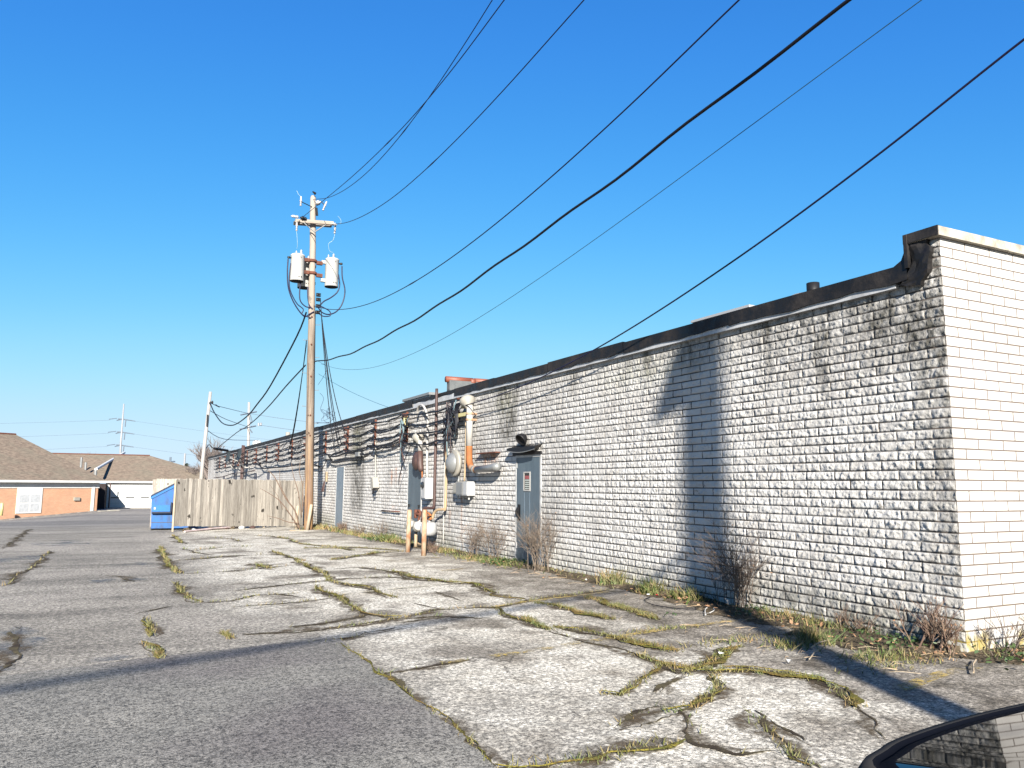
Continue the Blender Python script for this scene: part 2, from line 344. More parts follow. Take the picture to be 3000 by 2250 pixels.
k = N('damp_asphalt'); n_ = k.noise(30, 3); M['damp'] = k.out((.16, .155, .155), k.ramp(k.noise(8, 4), .35, .7, .38, .6), 0, k.bump(n_, .3, .006), .4, k.ramp(k.noise(2.2, 4), .45, .65, 0, .45))
k = N('car_glass'); M['carglass'] = k.out((.003, .004, .005), .02, 0, None, .32)
k = N('car_paint'); M['carpaint'] = k.out((.008, .016, .05), .22, .2, None, .6); k.b.inputs['Coat Weight'].default_value = 1; k.b.inputs['Coat Roughness'].default_value = .03
k = N('car_trim'); M['trim'] = k.out((.005, .006, .010), .8, 0, None, .02)
k = N('dusty_rubber'); M['rubber'] = k.out((.07, .065, .058), .9, 0, None, .03)
M['redtile'] = simple('terracotta_cap', (.25, .075, .04), .55, 0, .4, 5, (.22, .07, .04))
M['slatewall'] = simple('grey_parapet', (.11, .12, .125), .8, 0, .5, 4, (.17, .18, .18))
M['dish'] = simple('dish_grey', (.045, .055, .055), .5)
M['red'] = simple('red_plastic', (.55, .02, .03), .4); M['paper'] = simple('white_litter', (.72, .72, .70), .7)
M['pinkwood'] = simple('pale_plank', (.62, .50, .48), .8, 0, .4, 4)
M['leaf'] = simple('dry_leaf', (.42, .24, .13), .8, 0, .6, 20, (.25, .13, .07))
M['greenleaf'] = simple('green_leaf', (.04, .085, .02), .6, 0, .5, 8, (.09, .13, .035))
M['yellowtag'] = simple('yellow_strap', (.70, .62, .30), .6); M['tealwire'] = simple('teal_wire', (.16, .24, .27), .5)
M['conifer'] = simple('conifer_needles', (.04, .055, .03), .9)
M['hazepole'] = simple('distant_steel', (.34, .35, .37), .6); M['hazedark'] = simple('distant_dark_steel', (.13, .17, .22), .6)

# measured polylines
CR=[
(0.05,0.15,[(2.26,8.57),(3.04,8.86),(3.67,9.25),(4.19,9.28),(4.38,9.13),(5.14,9.52),(5.9,9.75),(6.89,10.04)]),
(0.06,0,[(2.09,7.91),(2.38,8.04),(2.79,8.33)]),
(0.04,0,[(2.88,8.6),(3.16,8.63),(3.58,8.73),(3.87,8.48),(4.07,8.45)]),
(0.08,0.9,[(4.52,13.85),(4.51,12.74),(4.82,11.76),(5.08,11.33),(4.98,10.6),(4.87,9.96),(4.96,9.52)]),
(0.05,0.5,[(4.36,9.14),(4.21,8.56),(4.25,8.08),(4.25,7.51)]),
(0.045,0.1,[(4.25,7.51),(4.23,7.06),(4.26,6.7),(4.34,6.46),(4.34,6.09),(4.31,5.7),(4.24,5.3)]),
(0.07,1,[(4.4,8.36),(4.27,7.86),(4.25,7.51)]),
(0.08,1,[(5.03,9.27),(5.16,8.92),(5.16,8.39),(5.22,7.93),(5.23,7.75)]),
(0.08,0.9,[(5.96,9.48),(5.82,8.77),(5.79,8.1),(5.69,7.54)]),
(0.08,0.9,[(4.35,7.62),(4.55,7.37),(4.61,7.01),(4.7,6.58),(4.74,6.24),(4.83,6.08)]),
(0.05,0.35,[(2.03,7.68),(2.02,6.95),(2.02,6.4),(2.03,5.76),(2.02,5.11),(2.0,4.47),(1.95,4.07)]),
(0.05,0.1,[(2.02,6.4),(2.37,6.44),(2.68,6.52),(2.9,6.55)]),
(0.09,0.7,[(1.96,4.07),(2.13,4.02),(2.3,3.98),(2.59,3.95),(2.83,3.98),(3.06,3.99),(3.19,3.98)]),
(0.08,0.1,[(2.95,4.34),(3.1,4.45),(3.3,4.55),(3.54,4.64),(3.7,4.61)]),
(0.03,0,[(3.73,4.92),(3.88,5.04),(4.15,5.23),(4.24,5.3)]),
(0.05,0.2,[(2.77,10.57),(2.75,9.73),(2.76,9.34),(3.04,8.86)]),
(0.04,0.1,[(3.23,12.37),(3.48,11.93),(3.43,11.1),(3.44,10.43)]),
(0.03,0,[(3.58,9.91),(3.64,9.6),(3.71,9.3)]),
(0.03,0,[(4.21,10.85),(4.2,10.25),(4.21,9.78)]),
(0.07,0.8,[(5.93,8.75),(5.83,8.11),(5.72,7.55)]),
(0.08,0.9,[(4.68,6.91),(4.71,6.55),(4.75,6.29),(4.78,6.04)]),
(0.06,0.7,[(4.37,6.09),(4.34,5.69),(4.41,5.47),(4.3,5.28)]),
(0.06,0.9,[(4.43,5.43),(4.86,5.65),(5.36,5.93),(5.59,5.98)]),
(0.06,0.9,[(4.71,5.33),(4.93,5.2),(5.07,4.98),(5.18,4.76),(5.16,4.66)]),
(0.08,0.9,[(5.04,4.94),(5.14,4.77),(5.14,4.65),(5.04,4.43),(4.91,4.21),(4.75,4.0)]),
(0.035,0,[(4.75,4.0),(4.62,3.79),(4.46,3.62),(4.37,3.45)]),
(0.06,0.3,[(3.67,3.62),(3.57,3.45),(3.57,3.31)]),
(0.07,0.6,[(4.51,5.19),(4.24,4.85),(3.97,4.67),(3.74,4.54),(3.46,4.49)]),
(0.06,0.0,[(3.46,4.49),(3.29,4.44),(3.1,4.37),(2.94,4.32)]),
(0.06,0.1,[(3.6,4.51),(3.52,4.33),(3.41,4.11),(3.26,3.93),(3.31,3.67),(3.57,3.59)]),
(0.05,0.0,[(4.25,5.25),(4.11,5.2),(3.75,4.92)]),
(0.06,0.15,[(4.05,4.3),(3.83,3.99),(3.7,3.69),(3.59,3.48),(3.57,3.29)]),
(0.05,0.3,[(3.33,5.12),(3.42,4.98),(3.87,5.31),(4.28,5.63)]),
(0.075,1,[(4.32,5.68),(4.5,5.37),(4.92,5.1),(5.09,4.83),(5.16,4.68)]),
(0.07,1,[(4.51,5.38),(4.95,5.67),(5.45,6.0)]),
(0.05,0.0,[(3.83,3.56),(3.88,3.81),(4.05,4.21)]),
(0.05,0.2,[(1.05,17.48),(2.4,18.29),(3.02,18.46)]),
(0.05,0.1,[(1.07,14.79),(1.98,14.96),(2.56,15.34),(3.08,15.56)]),
(0.05,0.1,[(0.95,11.07),(1.43,11.06),(1.81,11.44),(2.4,11.42)]),
(0.04,0.1,[(1.36,10.5),(2.11,10.56),(2.71,10.82)]),
(0.06,0.15,[(1.6,12.01),(2.29,12.48),(2.8,12.6),(3.15,12.76),(3.59,12.83),(4.14,12.93),(4.71,11.74)]),
(0.05,0.1,[(1.72,8.8),(2.12,8.91),(2.63,9.15),(2.76,9.34)]),
(0.06,0.1,[(1.24,8.63),(1.8,8.5),(2.29,8.62),(2.81,8.75),(3.56,8.86)]),
(0.05,0.1,[(1.46,7.82),(1.84,7.87),(2.05,7.88),(2.36,8.05)]),
(0.07,0.4,[(2.8,12.15),(2.72,11.52),(2.84,11.1),(2.74,10.17),(2.76,9.42),(2.91,9.05),(3.05,8.92)]),
(0.06,0.3,[(3.12,12.78),(3.2,12.17),(3.47,11.57),(3.44,10.72),(3.5,10.36)]),
(0.07,0.6,[(3.34,16.44),(3.35,15.68),(3.33,14.14),(3.15,12.76)]),
(0.06,0.3,[(3.39,19.53),(3.38,17.85),(3.49,16.37)]),
(0.06,0.2,[(3.64,14.62),(4.16,14.6),(4.42,13.84),(4.51,13.01),(4.76,11.86)]),
(0.05,0.2,[(3.91,26.05),(4.42,25.21),(4.6,23.42),(4.46,21.5)]),
(0.05,0.2,[(1.68,20.29),(2.5,21.08),(3.19,21.18)]),
(0.05,0.4,[(4.46,21.5),(4.79,20.48),(5.6,19.31),(6.16,18.3)]),
(0.08,0.8,[(4.24,19.91),(4.92,19.61),(5.22,18.71)]),
(0.09,0.9,[(4.07,16.38),(4.68,16.96),(5.5,17.88),(6.15,17.94)]),
(0.04,0.1,[(2.45,25.46),(3.08,24.62),(3.17,23.01)]),
(0.03,0,[(2.07,11.56),(2.19,11.27),(2.32,11.04)]),
(0.1,0.5,[(2.55,16.29),(2.53,15.13),(2.6,14.89)]),
(0.06,0.3,[(1.64,27.02),(1.66,22.73)]),
(0.05,0.1,[(1.54,21.1),(1.62,19.61),(2.01,18.78)]),
(0.06,1,[(1.05,21.63),(1.0,19.11),(0.97,16.76),(1.02,14.88)]),
(0.06,1,[(0.9,13.45),(0.91,12.22),(0.95,11.38),(1.0,11.06)]),
(0.05,1,[(0.39,10.06),(0.41,9.41),(0.4,8.86)]),
(0.05,1,[(0.32,8.55),(0.39,8.21),(0.43,7.69)]),
(0.05,1,[(1.07,8.82),(1.12,8.39)]),
(0.03,0,[(-0.74,7.54),(-0.32,7.6),(0.14,7.7),(0.51,7.72),(1.04,7.83),(1.48,7.94),(1.92,7.94),(2.04,7.72)]),
(0.05,0,[(-0.85,10.08),(-0.78,8.9),(-0.74,7.8),(-0.75,7.63)]),
(0.05,0.1,[(-1.34,21.34),(-1.3,17.45),(-1.45,15.75),(-1.41,14.09)]),
(0.05,0,[(-0.26,15.75),(0.08,15.74)]),
(0.05,0,[(-0.06,15.11),(0.15,14.75),(0.26,13.86)]),
(0.03,0,[(0.27,10.46),(0.49,10.67),(0.68,10.92)]),
(0.05,0,[(-2.39,22.59),(-2.52,27.25),(-2.87,35.1)]),
]
WIRES={
'w1':[(5.97,29.0,12.36),(5.97,26.5,11.58),(5.97,24.0,11.02),(5.98,21.5,10.68),(5.98,19.0,10.55),(5.98,16.5,10.62),(5.98,14.0,10.88),(5.98,11.5,11.25),(5.99,9.0,11.6),(5.99,6.5,11.95),(5.99,4.0,12.3),(5.99,1.5,12.65),(6.0,-1.0,13.01),(6.0,-3.5,13.36),(6.0,-6.0,13.71)] ,
'w2':[(5.55,29.0,11.53),(5.55,26.5,11.17),(5.56,24.0,10.82),(5.56,21.5,10.49),(5.56,19.0,10.22),(5.57,16.5,10.04),(5.57,14.0,9.99),(5.57,11.5,10.09),(5.58,9.0,10.24),(5.58,6.5,10.4),(5.59,4.0,10.55),(5.59,1.5,10.7),(5.59,-1.0,10.85),(5.6,-3.5,11.0),(5.6,-6.0,11.15)] ,
'w3':[(6.65,29.0,11.47),(6.68,26.5,10.79),(6.7,24.0,10.31),(6.73,21.5,10.0),(6.75,19.0,9.85),(6.78,16.5,9.83),(6.8,14.0,9.9),(6.83,11.5,10.06),(6.85,9.0,10.22),(6.88,6.5,10.38),(6.9,4.0,10.53),(6.92,1.5,10.69),(6.95,-1.0,10.85),(6.97,-3.5,11.0),(7.0,-6.0,11.16)] ,
'w4':[(6.15,29.0,8.21),(6.18,26.5,7.57),(6.21,24.0,7.09),(6.25,21.5,6.77),(6.28,19.0,6.6),(6.31,16.5,6.56),(6.34,14.0,6.64),(6.38,11.5,6.84),(6.41,9.0,7.13),(6.44,6.5,7.51),(6.47,4.0,7.85),(6.5,1.5,8.18),(6.54,-1.0,8.52),(6.57,-3.5,8.85),(6.6,-6.0,9.19)] ,
'w5':[(6.25,29.0,6.06),(6.28,26.5,5.81),(6.31,24.0,5.66),(6.34,21.5,5.6),(6.36,19.0,5.61),(6.39,16.5,5.7),(6.42,14.0,5.83),(6.45,11.5,6.02),(6.48,9.0,6.24),(6.51,6.5,6.48),(6.54,4.0,6.7),(6.56,1.5,6.9),(6.59,-1.0,7.1),(6.62,-3.5,7.3),(6.65,-6.0,7.51)] ,
'w6':[(6.25,29.0,6.18),(6.29,26.5,5.55),(6.32,24.0,5.13),(6.36,21.5,4.88),(6.39,19.0,4.8),(6.43,16.5,4.85),(6.46,14.0,5.01),(6.5,11.5,5.26),(6.54,9.0,5.57),(6.57,6.5,5.91),(6.61,4.0,6.26),(6.64,1.5,6.55),(6.68,-1.0,6.84),(6.71,-3.5,7.13),(6.75,-6.0,7.42)] ,
'w7':[(7.0,16.3,3.35),(6.99,14.71,3.4),(6.97,13.11,3.51),(6.96,11.52,3.69),(6.94,9.93,3.93),(6.93,8.34,4.24),(6.91,6.74,4.6),(6.9,5.15,5.03),(6.89,3.56,5.52),(6.87,1.96,5.93),(6.86,0.37,6.35),(6.84,-1.22,6.77),(6.83,-2.81,7.18),(6.81,-4.41,7.6),(6.8,-6.0,8.02)] ,
}
WL1= [(5.94,29.21,7.97),(5.85,30.36,7.24),(5.58,34.28,5.71),(5.41,36.77,5.08),(5.3,38.29,4.75),(5.14,40.63,4.51),(5.01,42.54,4.51),(4.84,44.99,4.82),(4.66,47.54,5.6),(4.56,48.99,6.24)]
WL2= [(5.95,29.0,5.92),(6.07,33.28,5.63),(6.2,37.96,5.23),(6.34,42.86,4.95),(6.47,47.66,4.79),(6.62,53.05,4.76)]
# ================= the setting =================
def ground_z(x, y): return gz(y)
xs = [-400, -150, -60, -30, -15, -8, -4, -2, 0, 2, 4, 6, 8, 12, 20, 40, 100, 400]
ys = [-200, -60, -20, -8, 0, 4, 8, 12, 14, 16, 18, 20, 22, 24, 26, 28, 30, 33, 36, 40, 45, 50, 55, 60, 65, 70, 75, 80, 100, 150, 300, 900]
g = MB()
for y in ys:
    for x in xs: g.v.append((x, y, gz(y)-max(0, min(60, -x-2))*.075*max(0, min(1, (y-40)/35))))
nx = len(xs)
for j in range(len(ys)-1):
    for i in range(nx-1): g.face([j*nx+i, j*nx+i+1, (j+1)*nx+i+1, (j+1)*nx+i])
struct(g.build('ground', M['ground']))

def ribbon(pts, w, zoff, jit=.5, step=.07, seed=0, taper=True, gap=0.):
    """an uneven strip that follows a polyline on the ground"""
    rnd = random.Random(seed); P = [Vector((p[0], p[1])) for p in pts]; S = []
    for a, b in zip(P, P[1:]):
        n = max(1, int((b-a).length/step))
        for i in range(n): S.append(a.lerp(b, i/n))
    S.append(P[-1]); L = len(S); out = []
    ph = [rnd.uniform(0, 6.28) for _ in range(4)]; o1 = 0
    for i, p in enumerate(S):
        t = (S[min(i+1, L-1)]-S[max(i-1, 0)]); t = t.normalized() if t.length > 1e-6 else Vector((1, 0)); nrm = Vector((-t.y, t.x))
        d = i*step; o1 = o1*.7+rnd.gauss(0, .35)*w
        wob = w*jit*(math.sin(d*3.1+ph[0])+.7*math.sin(d*7.3+ph[1]))+o1*jit
        ww = w*(.5+.35*math.sin(d*2.3+ph[2])+.3*math.sin(d*9.1+ph[3])+rnd.uniform(-.2, .35)); ww = max(ww, w*.12)
        if taper: ww *= min(1, (i+.6)/4, (L-1-i+.6)/4)
        if gap: ww *= min(1.1, max(.35, .75+math.sin(d*4.3+ph[1])*.9+math.sin(d*11+ph[0])*.6-gap))
        c_ = p+nrm*wob; out.append((c_+nrm*ww*.5, c_-nrm*ww*.5))
    return out
def edge_attr(o, vals): o.data.attributes.new('edge', 'FLOAT', 'POINT').data.foreach_set('value', vals); return o
def add_ribbon(mb, rb, z0, dome=0.):
    n = len(mb.v)
    for a, b in rb:
        m_ = (a+b)/2; mb.v += [(a.x, a.y, gz(a.y)+z0), (m_.x, m_.y, gz(m_.y)+z0+dome), (b.x, b.y, gz(b.y)+z0)]
    for i in range(len(rb)-1):
        for q in (0, 1): mb.face([n+3*i+q, n+3*i+q+1, n+3*i+3+q+1, n+3*i+3+q])
# newer asphalt overlay, a thin real layer with an uneven edge
e = [(-60, 2.5), (-20, 5.6), (-6, 6.95), (-2, 7.35), (-.74, 7.55), (.24, 7.77), (1.43, 7.94), (2.09, 7.92), (2.04, 7.3), (2.03, 6.4), (2.0, 5.7), (2.02, 5.11), (1.98, 4.5), (1.96, 4.07), (1.93, 1), (1.9, -6), (1.8, -60), (-60, -60)]
rnd = random.Random(3); pe = []
for a, b in zip(e, e[1:]+e[:1]):
    n = max(1, int(math.dist(a, b)/.12)) if max(abs(a[0]), abs(b[0]), abs(a[1]), abs(b[1])) < 9 else 1
    for i in range(n): pe.append((lerp(a[0], b[0], i/n)+rnd.gauss(0, .012), lerp(a[1], b[1], i/n)+rnd.gauss(0, .012)))
p = MB(); p.prism(pe, -.02, .012); struct(p.build('asphalt_patch', M['patch']))
cr = MB(); ms = MB(); gr_ = MB(); blades = []
for i, (w_, mo, pts) in enumerate(CR):
    d0 = pts[0][1]; k_ = 1+max(0, min(1.9, (d0-8)/8))
    add_ribbon(gr_, ribbon(pts, w_*(3.2+1.6*k_), .0, .15, .09*k_, i+300), .0022+i*.00003)
    add_ribbon(cr, ribbon(pts, w_*(1.0+.45*k_)*(1.5 if mo > .3 else 1.35), .006, .3, .05*k_, i), .005+i*.00004)
    if mo >= .3:
        add_ribbon(ms, ribbon(pts, w_*(1.0+.95*mo), .01, .35, .05*k_, i+100, True, .15), .011+i*.00005, .012)
    if mo > .08:
        for a, b in zip(pts, pts[1:]):
            L = math.dist(a, b)
            for q in range(int(L*(330 if d0 < 12 else 130)*mo)):
                t = random.random(); clump = math.sin(t*L*4+i)*.5+.6
                if random.random() > clump: continue
                blades.append((lerp(a[0], b[0], t)+random.gauss(0, w_*.45), lerp(a[1], b[1], t)+random.gauss(0, w_*.45), random.uniform(.012, .045)*(1+.3*k_), random.uniform(.15, .8)))
for mb_, nm_, mt_, kd_ in ((cr, 'pavement_cracks', 'crack', 'structure'), (gr_, 'crack_grime', 'grimy', 'structure'), (ms, 'moss', 'moss', 'stuff')):
    o = struct(mb_.build(nm_, M[mt_]), kd_); n_ = len(mb_.v); edge_attr(o, [1., 0., 1.]*(n_//3)) if len(o.data.vertices) == n_ else print('edge mismatch', nm_)

# soil and litter strip along the foot of the wall
s = MB(); n0 = 0; ya = []
y = 3.9
rnd = random.Random(11); off = .3
rows = []
while y < 30:
    off += rnd.gauss(0, .05); off = min(max(off, .12), .62)
    wid = off*(1.25 if y < 8.8 else .75)+(.35 if y < 6.3 else 0)
    xw = 7.26 if y > 4.84 else 12.
    a_ = 7.24-wid if y > 4.84 else 6.9+rnd.uniform(-.15, .15)+(4.84-y)*.6
    rows.append((y, a_, xw)); y += .09 if y < 12 else .2
for y, a_, xw in rows:
    for q in range(7):
        t = q/6; x = lerp(a_, xw, t); z = gz(y)+.004+(.05*min(1, t*2.2)*(.6+.5*math.sin(y*3.1+q))+rnd.uniform(0, .016))*(1 if 0 < q else 0)
        if q == 0 and y < 4.84: z = gz(y)+.003
        s.v.append((x, y, z+ (0 if y > 4.4 else -.02*(4.4-y)*6)))
for i in range(len(rows)-1):
    for q in range(6): s.face([i*7+q, i*7+q+1, i*7+8+q, i*7+7+q])
struct(s.build('soil', M['soil']))

# faded parking lines
yl = MB()
for j, (w_, pts) in enumerate([(.1, [(4.3, 9.12), (4.9, 9.33), (5.4, 9.47), (5.94, 9.57), (6.6, 9.75), (7.0, 9.8)]), (.1, [(2.6, 6.5), (3.1, 6.55), (3.58, 6.62), (4.08, 6.74), (4.57, 6.81), (5.4, 6.98), (5.9, 7.02), (6.9, 7.12)]),
        (.13, [(5.45, 4.2), (5.72, 4.26), (6.11, 4.36), (6.39, 4.4), (6.75, 4.42)]), (.1, [(5.3, 13.35), (6.4, 13.6)]), (.1, [(5.0, 15.7), (6.5, 16.0)])]):
    add_ribbon(yl, [(Vector((a[0], a[1]+w_/2)), Vector((a[0], a[1]-w_/2))) for a in pts], .0165+j*.0003)
struct(yl.build('yellow_line', M['yellow']))
yl = MB()
for j, (w_, pts) in enumerate([(.1, [(3.6, 11.27), (3.79, 11.31), (4.66, 11.51), (5.2, 11.63)]), (.1, [(2.75, 10.98), (3.4, 11.17)])]):
    add_ribbon(yl, [(Vector((a[0], a[1]+w_/2)), Vector((a[0], a[1]-w_/2))) for a in pts], .0165+j*.0003)
struct(yl.build('faded_line', M['paleline']))
pd = MB()
for j, (x, y, a_, b_) in enumerate([(.45, 16.9, .5, .5), (-1.75, 19.2, .6, 1.1), (-1.0, 9.1, .45, .9), (-.6, 7.95, .9, .16), (-1.2, 24.5, .8, 1.2), (.2, 14.2, .5, .4)]):
    pd.poly([(x+a_*math.cos(t*.3927)*(1+.2*math.sin(t*3+j)), y+b_*math.sin(t*.3927)*(1+.2*math.sin(t*2+j)), gz(y+b_*math.sin(t*.3927))+.0045) for t in range(16)])
struct(pd.build('damp_patch', M['damp']))

# ================= the white block building =================
WX = 7.23
bld = thing('commercial_building', (7.23, 4.82, 0), 'long single storey white painted block building with black roof edge and blue doors', 'building')
DOORS = [(13.10, 14.17, 0, 2.14), (19.70, 20.82, -.03, 2.17), (27.75, 28.85, -.12, 2.19), (43.1, 44.2, -.4, 2.16), (47.4, 48.8, -.5, 2.13), (56.6, 57.8, -.7, 2.11), (62.8, 64.5, -.9, 2.09)]
rng = np.random.RandomState(5)
LAT = rng.rand(512, 512)
def vn(a, b):
    ia, ib = np.floor(a).astype(int), np.floor(b).astype(int); fa, fb = a-ia, b-ib
    fa, fb = fa*fa*(3-2*fa), fb*fb*(3-2*fb)
    g_ = lambda i, j: LAT[i % 512, j % 512]
    return (g_(ia, ib)*(1-fa)+g_(ia+1, ib)*fa)*(1-fb)+(g_(ia, ib+1)*(1-fa)+g_(ia+1, ib+1)*fa)*fb
def stain(Y, Z):
    """grime / moss / rust amounts that stay on the wall"""
    G_ = np.zeros_like(Y)
    b = lambda y0, z0, wy, wz: np.exp(-((Y-y0)/wy)**2-((Z-z0)/wz)**2)
    G_ += .75*np.exp(-((Y-4.82)/.35)**2)*np.clip((Z-.2)/.5, 0, 1)+.6*b(5.3, 3.3, .9, .5)+.45*b(6.6, 3.3, 1., .4)
    G_ += .45*b(4.9, 3.4, .5, .9)+.35*b(6.1, .2, 1.6, .35)
    for y0, wy, zt, zb, a in [(14.6, .42, 3.6, 2.25, 1.), (26.0, .85, 3.6, 0.3, 1.), (27.6, .3, 3.5, 2.7, .4), (8.6, .25, 3.6, 2.9, .4), (7.25, .15, 3.6, 2.6, .45), (6.35, .12, 3.6, 2.2, .55), (5.6, .1, 3.6, 2.6, .6), (9.7, .12, 3.6, 2.7, .4), (11.9, .15, 3.6, 2.9, .4), (17.9, .2, 3.6, 2.4, .5), (22.6, .15, 3.6, 1.2, .4), (10.3, .2, 3.6, 3.0, .25), (33.2, .3, 3.6, 2.6, .3), (16.3, .8, 2.35, 2.15, .55)]:
        G_ += a*np.exp(-((Y-y0)/wy)**4)*np.clip((Z-zb)/.5, 0, 1)*np.clip((zt+.15-Z)/.15, 0, 1)
    G_ += .35*np.clip((.42-Z)/.4, 0, 1)*(vn(Y*1.3, Z*2) > .35)
    G_ += .38*np.clip((vn(Y*.55, Z*.8+7)-.58)*4, 0, 1)+.30*np.clip((Z-3.1)/.5, 0, 1)
    Mo = .6*np.clip((.5-Z)/.5, 0, 1)*vn(Y*.9+3, Z)+.45*b(26.3, 3.1, .6, .7)+.35*b(14.7, 3.3, .5, .3)+.3*b(9.8, 3.3, 1.5, .25)
    Ru = np.zeros_like(Y)
    for y0, wy, zt, zb, a in [(15.35, .28, 2.24, 1.95, 1.1), (15.6, .12, 2.2, 1.8, .8), (22.3, .1, 2.0, 1.35, .9), (21.9, .1, 2.05, 1.5, .8), (21.5, .08, 1.9, 1.45, .7), (16.95, .05, 1.3, .1, .9), (22.1, .25, .95, .75, .6), (17.7, .06, .95, .3, .5), (22.2, .15, 2.75, 2.55, .7), (26.9, .25, 3.0, 2.7, .3)]:
        Ru += a*np.exp(-((Y-y0)/wy)**2)*np.clip((zt-Z)/.04, 0, 1)*np.clip((Z-zb)/max(.15, (zt-zb)*.7), 0, 1)
    return np.clip(G_, 0, 1), np.clip(Mo, 0, 1), np.clip(Ru, 0, 1)
def rough_wall(name, y0, y1, yo, zo, amp, z0=-.1016, z1=3.6576, step=None):
    cell = .2032; A0 = 4.82; yl = []
    i = int(round((y0-A0)/cell)); i1 = int(round((y1-A0)/cell))
    while i < i1: yl += [A0+i*cell+o for o in yo]; i += 1
    yl.append(A0+i1*cell); zl = []
    j = int(round(z0/.1016)); j1 = int(round(z1/.1016))
    while j < j1: zl += [j*.1016+o for o in zo]; j += 1
    zl.append(j1*.1016)
    yl, zl = np.array(yl), np.array(zl); Y, Z = np.meshgrid(yl, zl)
    row = np.floor((Z+1e-5)/.1016).astype(int); u = Y-A0+1e-5
    off_ = np.where(row % 2 == 0, .2032, 0.); bx = np.floor((u+off_)/.4064).astype(int)
    du = (u+off_)-bx*.4064; dz = Z+1e-5-row*.1016
    edge = np.minimum(np.minimum(du, .4064-du), np.minimum(dz, .1016-dz))
    e_ = np.clip(edge/.016, 0, 1)
    hb = LAT[(row*7+bx*13) % 512, (bx*5+row) % 512]
    rock = (vn(Y*26+Z*14, Z*15-Y*9)-.45)*1.0+(vn(Y*58+Z*25+9, Z*40-Y*14)-.5)*.95+(np.abs(vn(Y*13+Z*17, Z*15+3)-.5))*-.9+(rng.rand(*Y.shape)-.5)*.35
    H = e_*(amp*.55*hb+amp*rock)+(-.010)*(1-e_)
    H = np.where(e_ > .99, np.maximum(H, -.006), H)
    X = WX-H
    G_, Mo, Ru = stain(Y, Z)
    nz, ny = Y.shape
    co = np.stack([X, Y, Z], -1).reshape(-1, 3)
    ii = np.arange(nz*ny).reshape(nz, ny)
    fa = np.stack([ii[:-1, :-1], ii[1:, :-1], ii[1:, 1:], ii[:-1, 1:]], -1).reshape(-1, 4)
    cy = (Y[:-1, :-1]+Y[1:, 1:]).reshape(-1)/2; cz = (Z[:-1, :-1]+Z[1:, 1:]).reshape(-1)/2
    keep = np.ones(len(fa), bool)
    keep &= ~((cz > 3.66) & (cy > 5.06))
    for a, b, c, d in DOORS: keep &= ~((cy > a) & (cy < b) & (cz > c) & (cz < d))
    fa = fa[keep]
    me = bpy.data.meshes.new(name); me.vertices.add(len(co)); me.vertices.foreach_set('co', co.reshape(-1).astype(np.float32))
    me.loops.add(len(fa)*4); me.loops.foreach_set('vertex_index', fa.reshape(-1).astype(np.int32))
    me.polygons.add(len(fa)); me.polygons.foreach_set('loop_start', np.arange(0, len(fa)*4, 4, dtype=np.int32))
    try: me.polygons.foreach_set('loop_total', np.full(len(fa), 4, dtype=np.int32))
    except Exception: pass
    for nm, arr in (('grime', G_), ('moss', Mo), ('rust', Ru)):
        at = me.attributes.new(nm, 'FLOAT', 'POINT'); at.data.foreach_set('value', arr.reshape(-1).astype(np.float32))
    me.materials.append(M['west']); me.update(calc_edges=True); me.validate()
    return me
parts = [rough_wall('w0', 4.82, 4.82+.2032*30, [0, .007, .017, .032, .048, .064, .080, .096, .112, .128, .144, .160, .176, .191], [0, .006, .015, .027, .039, .051, .063, .075, .087, .096], .0165, .0, 4.064),
         rough_wall('w1', 4.82+.2032*30, 4.82+.2032*60, [0, .007, .019, .04, .066, .092, .118, .144, .17, .19], [0, .006, .017, .034, .052, .07, .088], .0155),
         rough_wall('w2', 4.82+.2032*60, 4.82+.2032*150, [0, .012, .05, .09, .13, .17], [0, .009, .035, .065, .09], .014, -.2032),
         rough_wall('w3', 4.82+.2032*150, 4.82+.2032*350, [0, .1016], [0, .05], .014, -1.2192)]
# one mesh for the whole west wall
import bmesh
wm = parts[0]
cos = []; fcs = []; ats = {'grime': [], 'moss': [], 'rust': []}; base = 0
for me in parts:
    a = np.empty(len(me.vertices)*3, np.float32); me.vertices.foreach_get('co', a); cos.append(a)
    l = np.empty(len(me.loops), np.int32); me.loops.foreach_get('vertex_index', l); fcs.append(l+base); base += len(me.vertices)
    for nm in ats:
        q = np.empty(len(me.vertices), np.float32); me.attributes[nm].data.foreach_get('value', q); ats[nm].append(q)
cos = np.concatenate(cos); fcs = np.concatenate(fcs)
me = bpy.data.meshes.new('wall'); me.vertices.add(len(cos)//3); me.vertices.foreach_set('co', cos)
me.loops.add(len(fcs)); me.loops.foreach_set('vertex_index', fcs); me.polygons.add(len(fcs)//4)
me.polygons.foreach_set('loop_start', np.arange(0, len(fcs), 4, dtype=np.int32))
for nm in ats: me.attributes.new(nm, 'FLOAT', 'POINT').data.foreach_set('value', np.concatenate(ats[nm]))
me.materials.append(M['west']); me.update(calc_edges=True); me.validate()
for q in parts: bpy.data.meshes.remove(q)
wo = bpy.data.objects.new('rough_wall', me); col.objects.link(wo); attach(wo, bld); wo['label'] = 'rough faced long side wall of narrow painted blocks, stained grey'
# inner body, far end wall
b = MB(); b.box(7.45, 30, 5.12, 75.7, -1.4, 3.62); b.build('core', M['dim'], bld)
b = MB(); b.box(7.235, 30, 75.72, 75.95, -1.4, 3.66); b.build('end_wall', M['south'], bld)
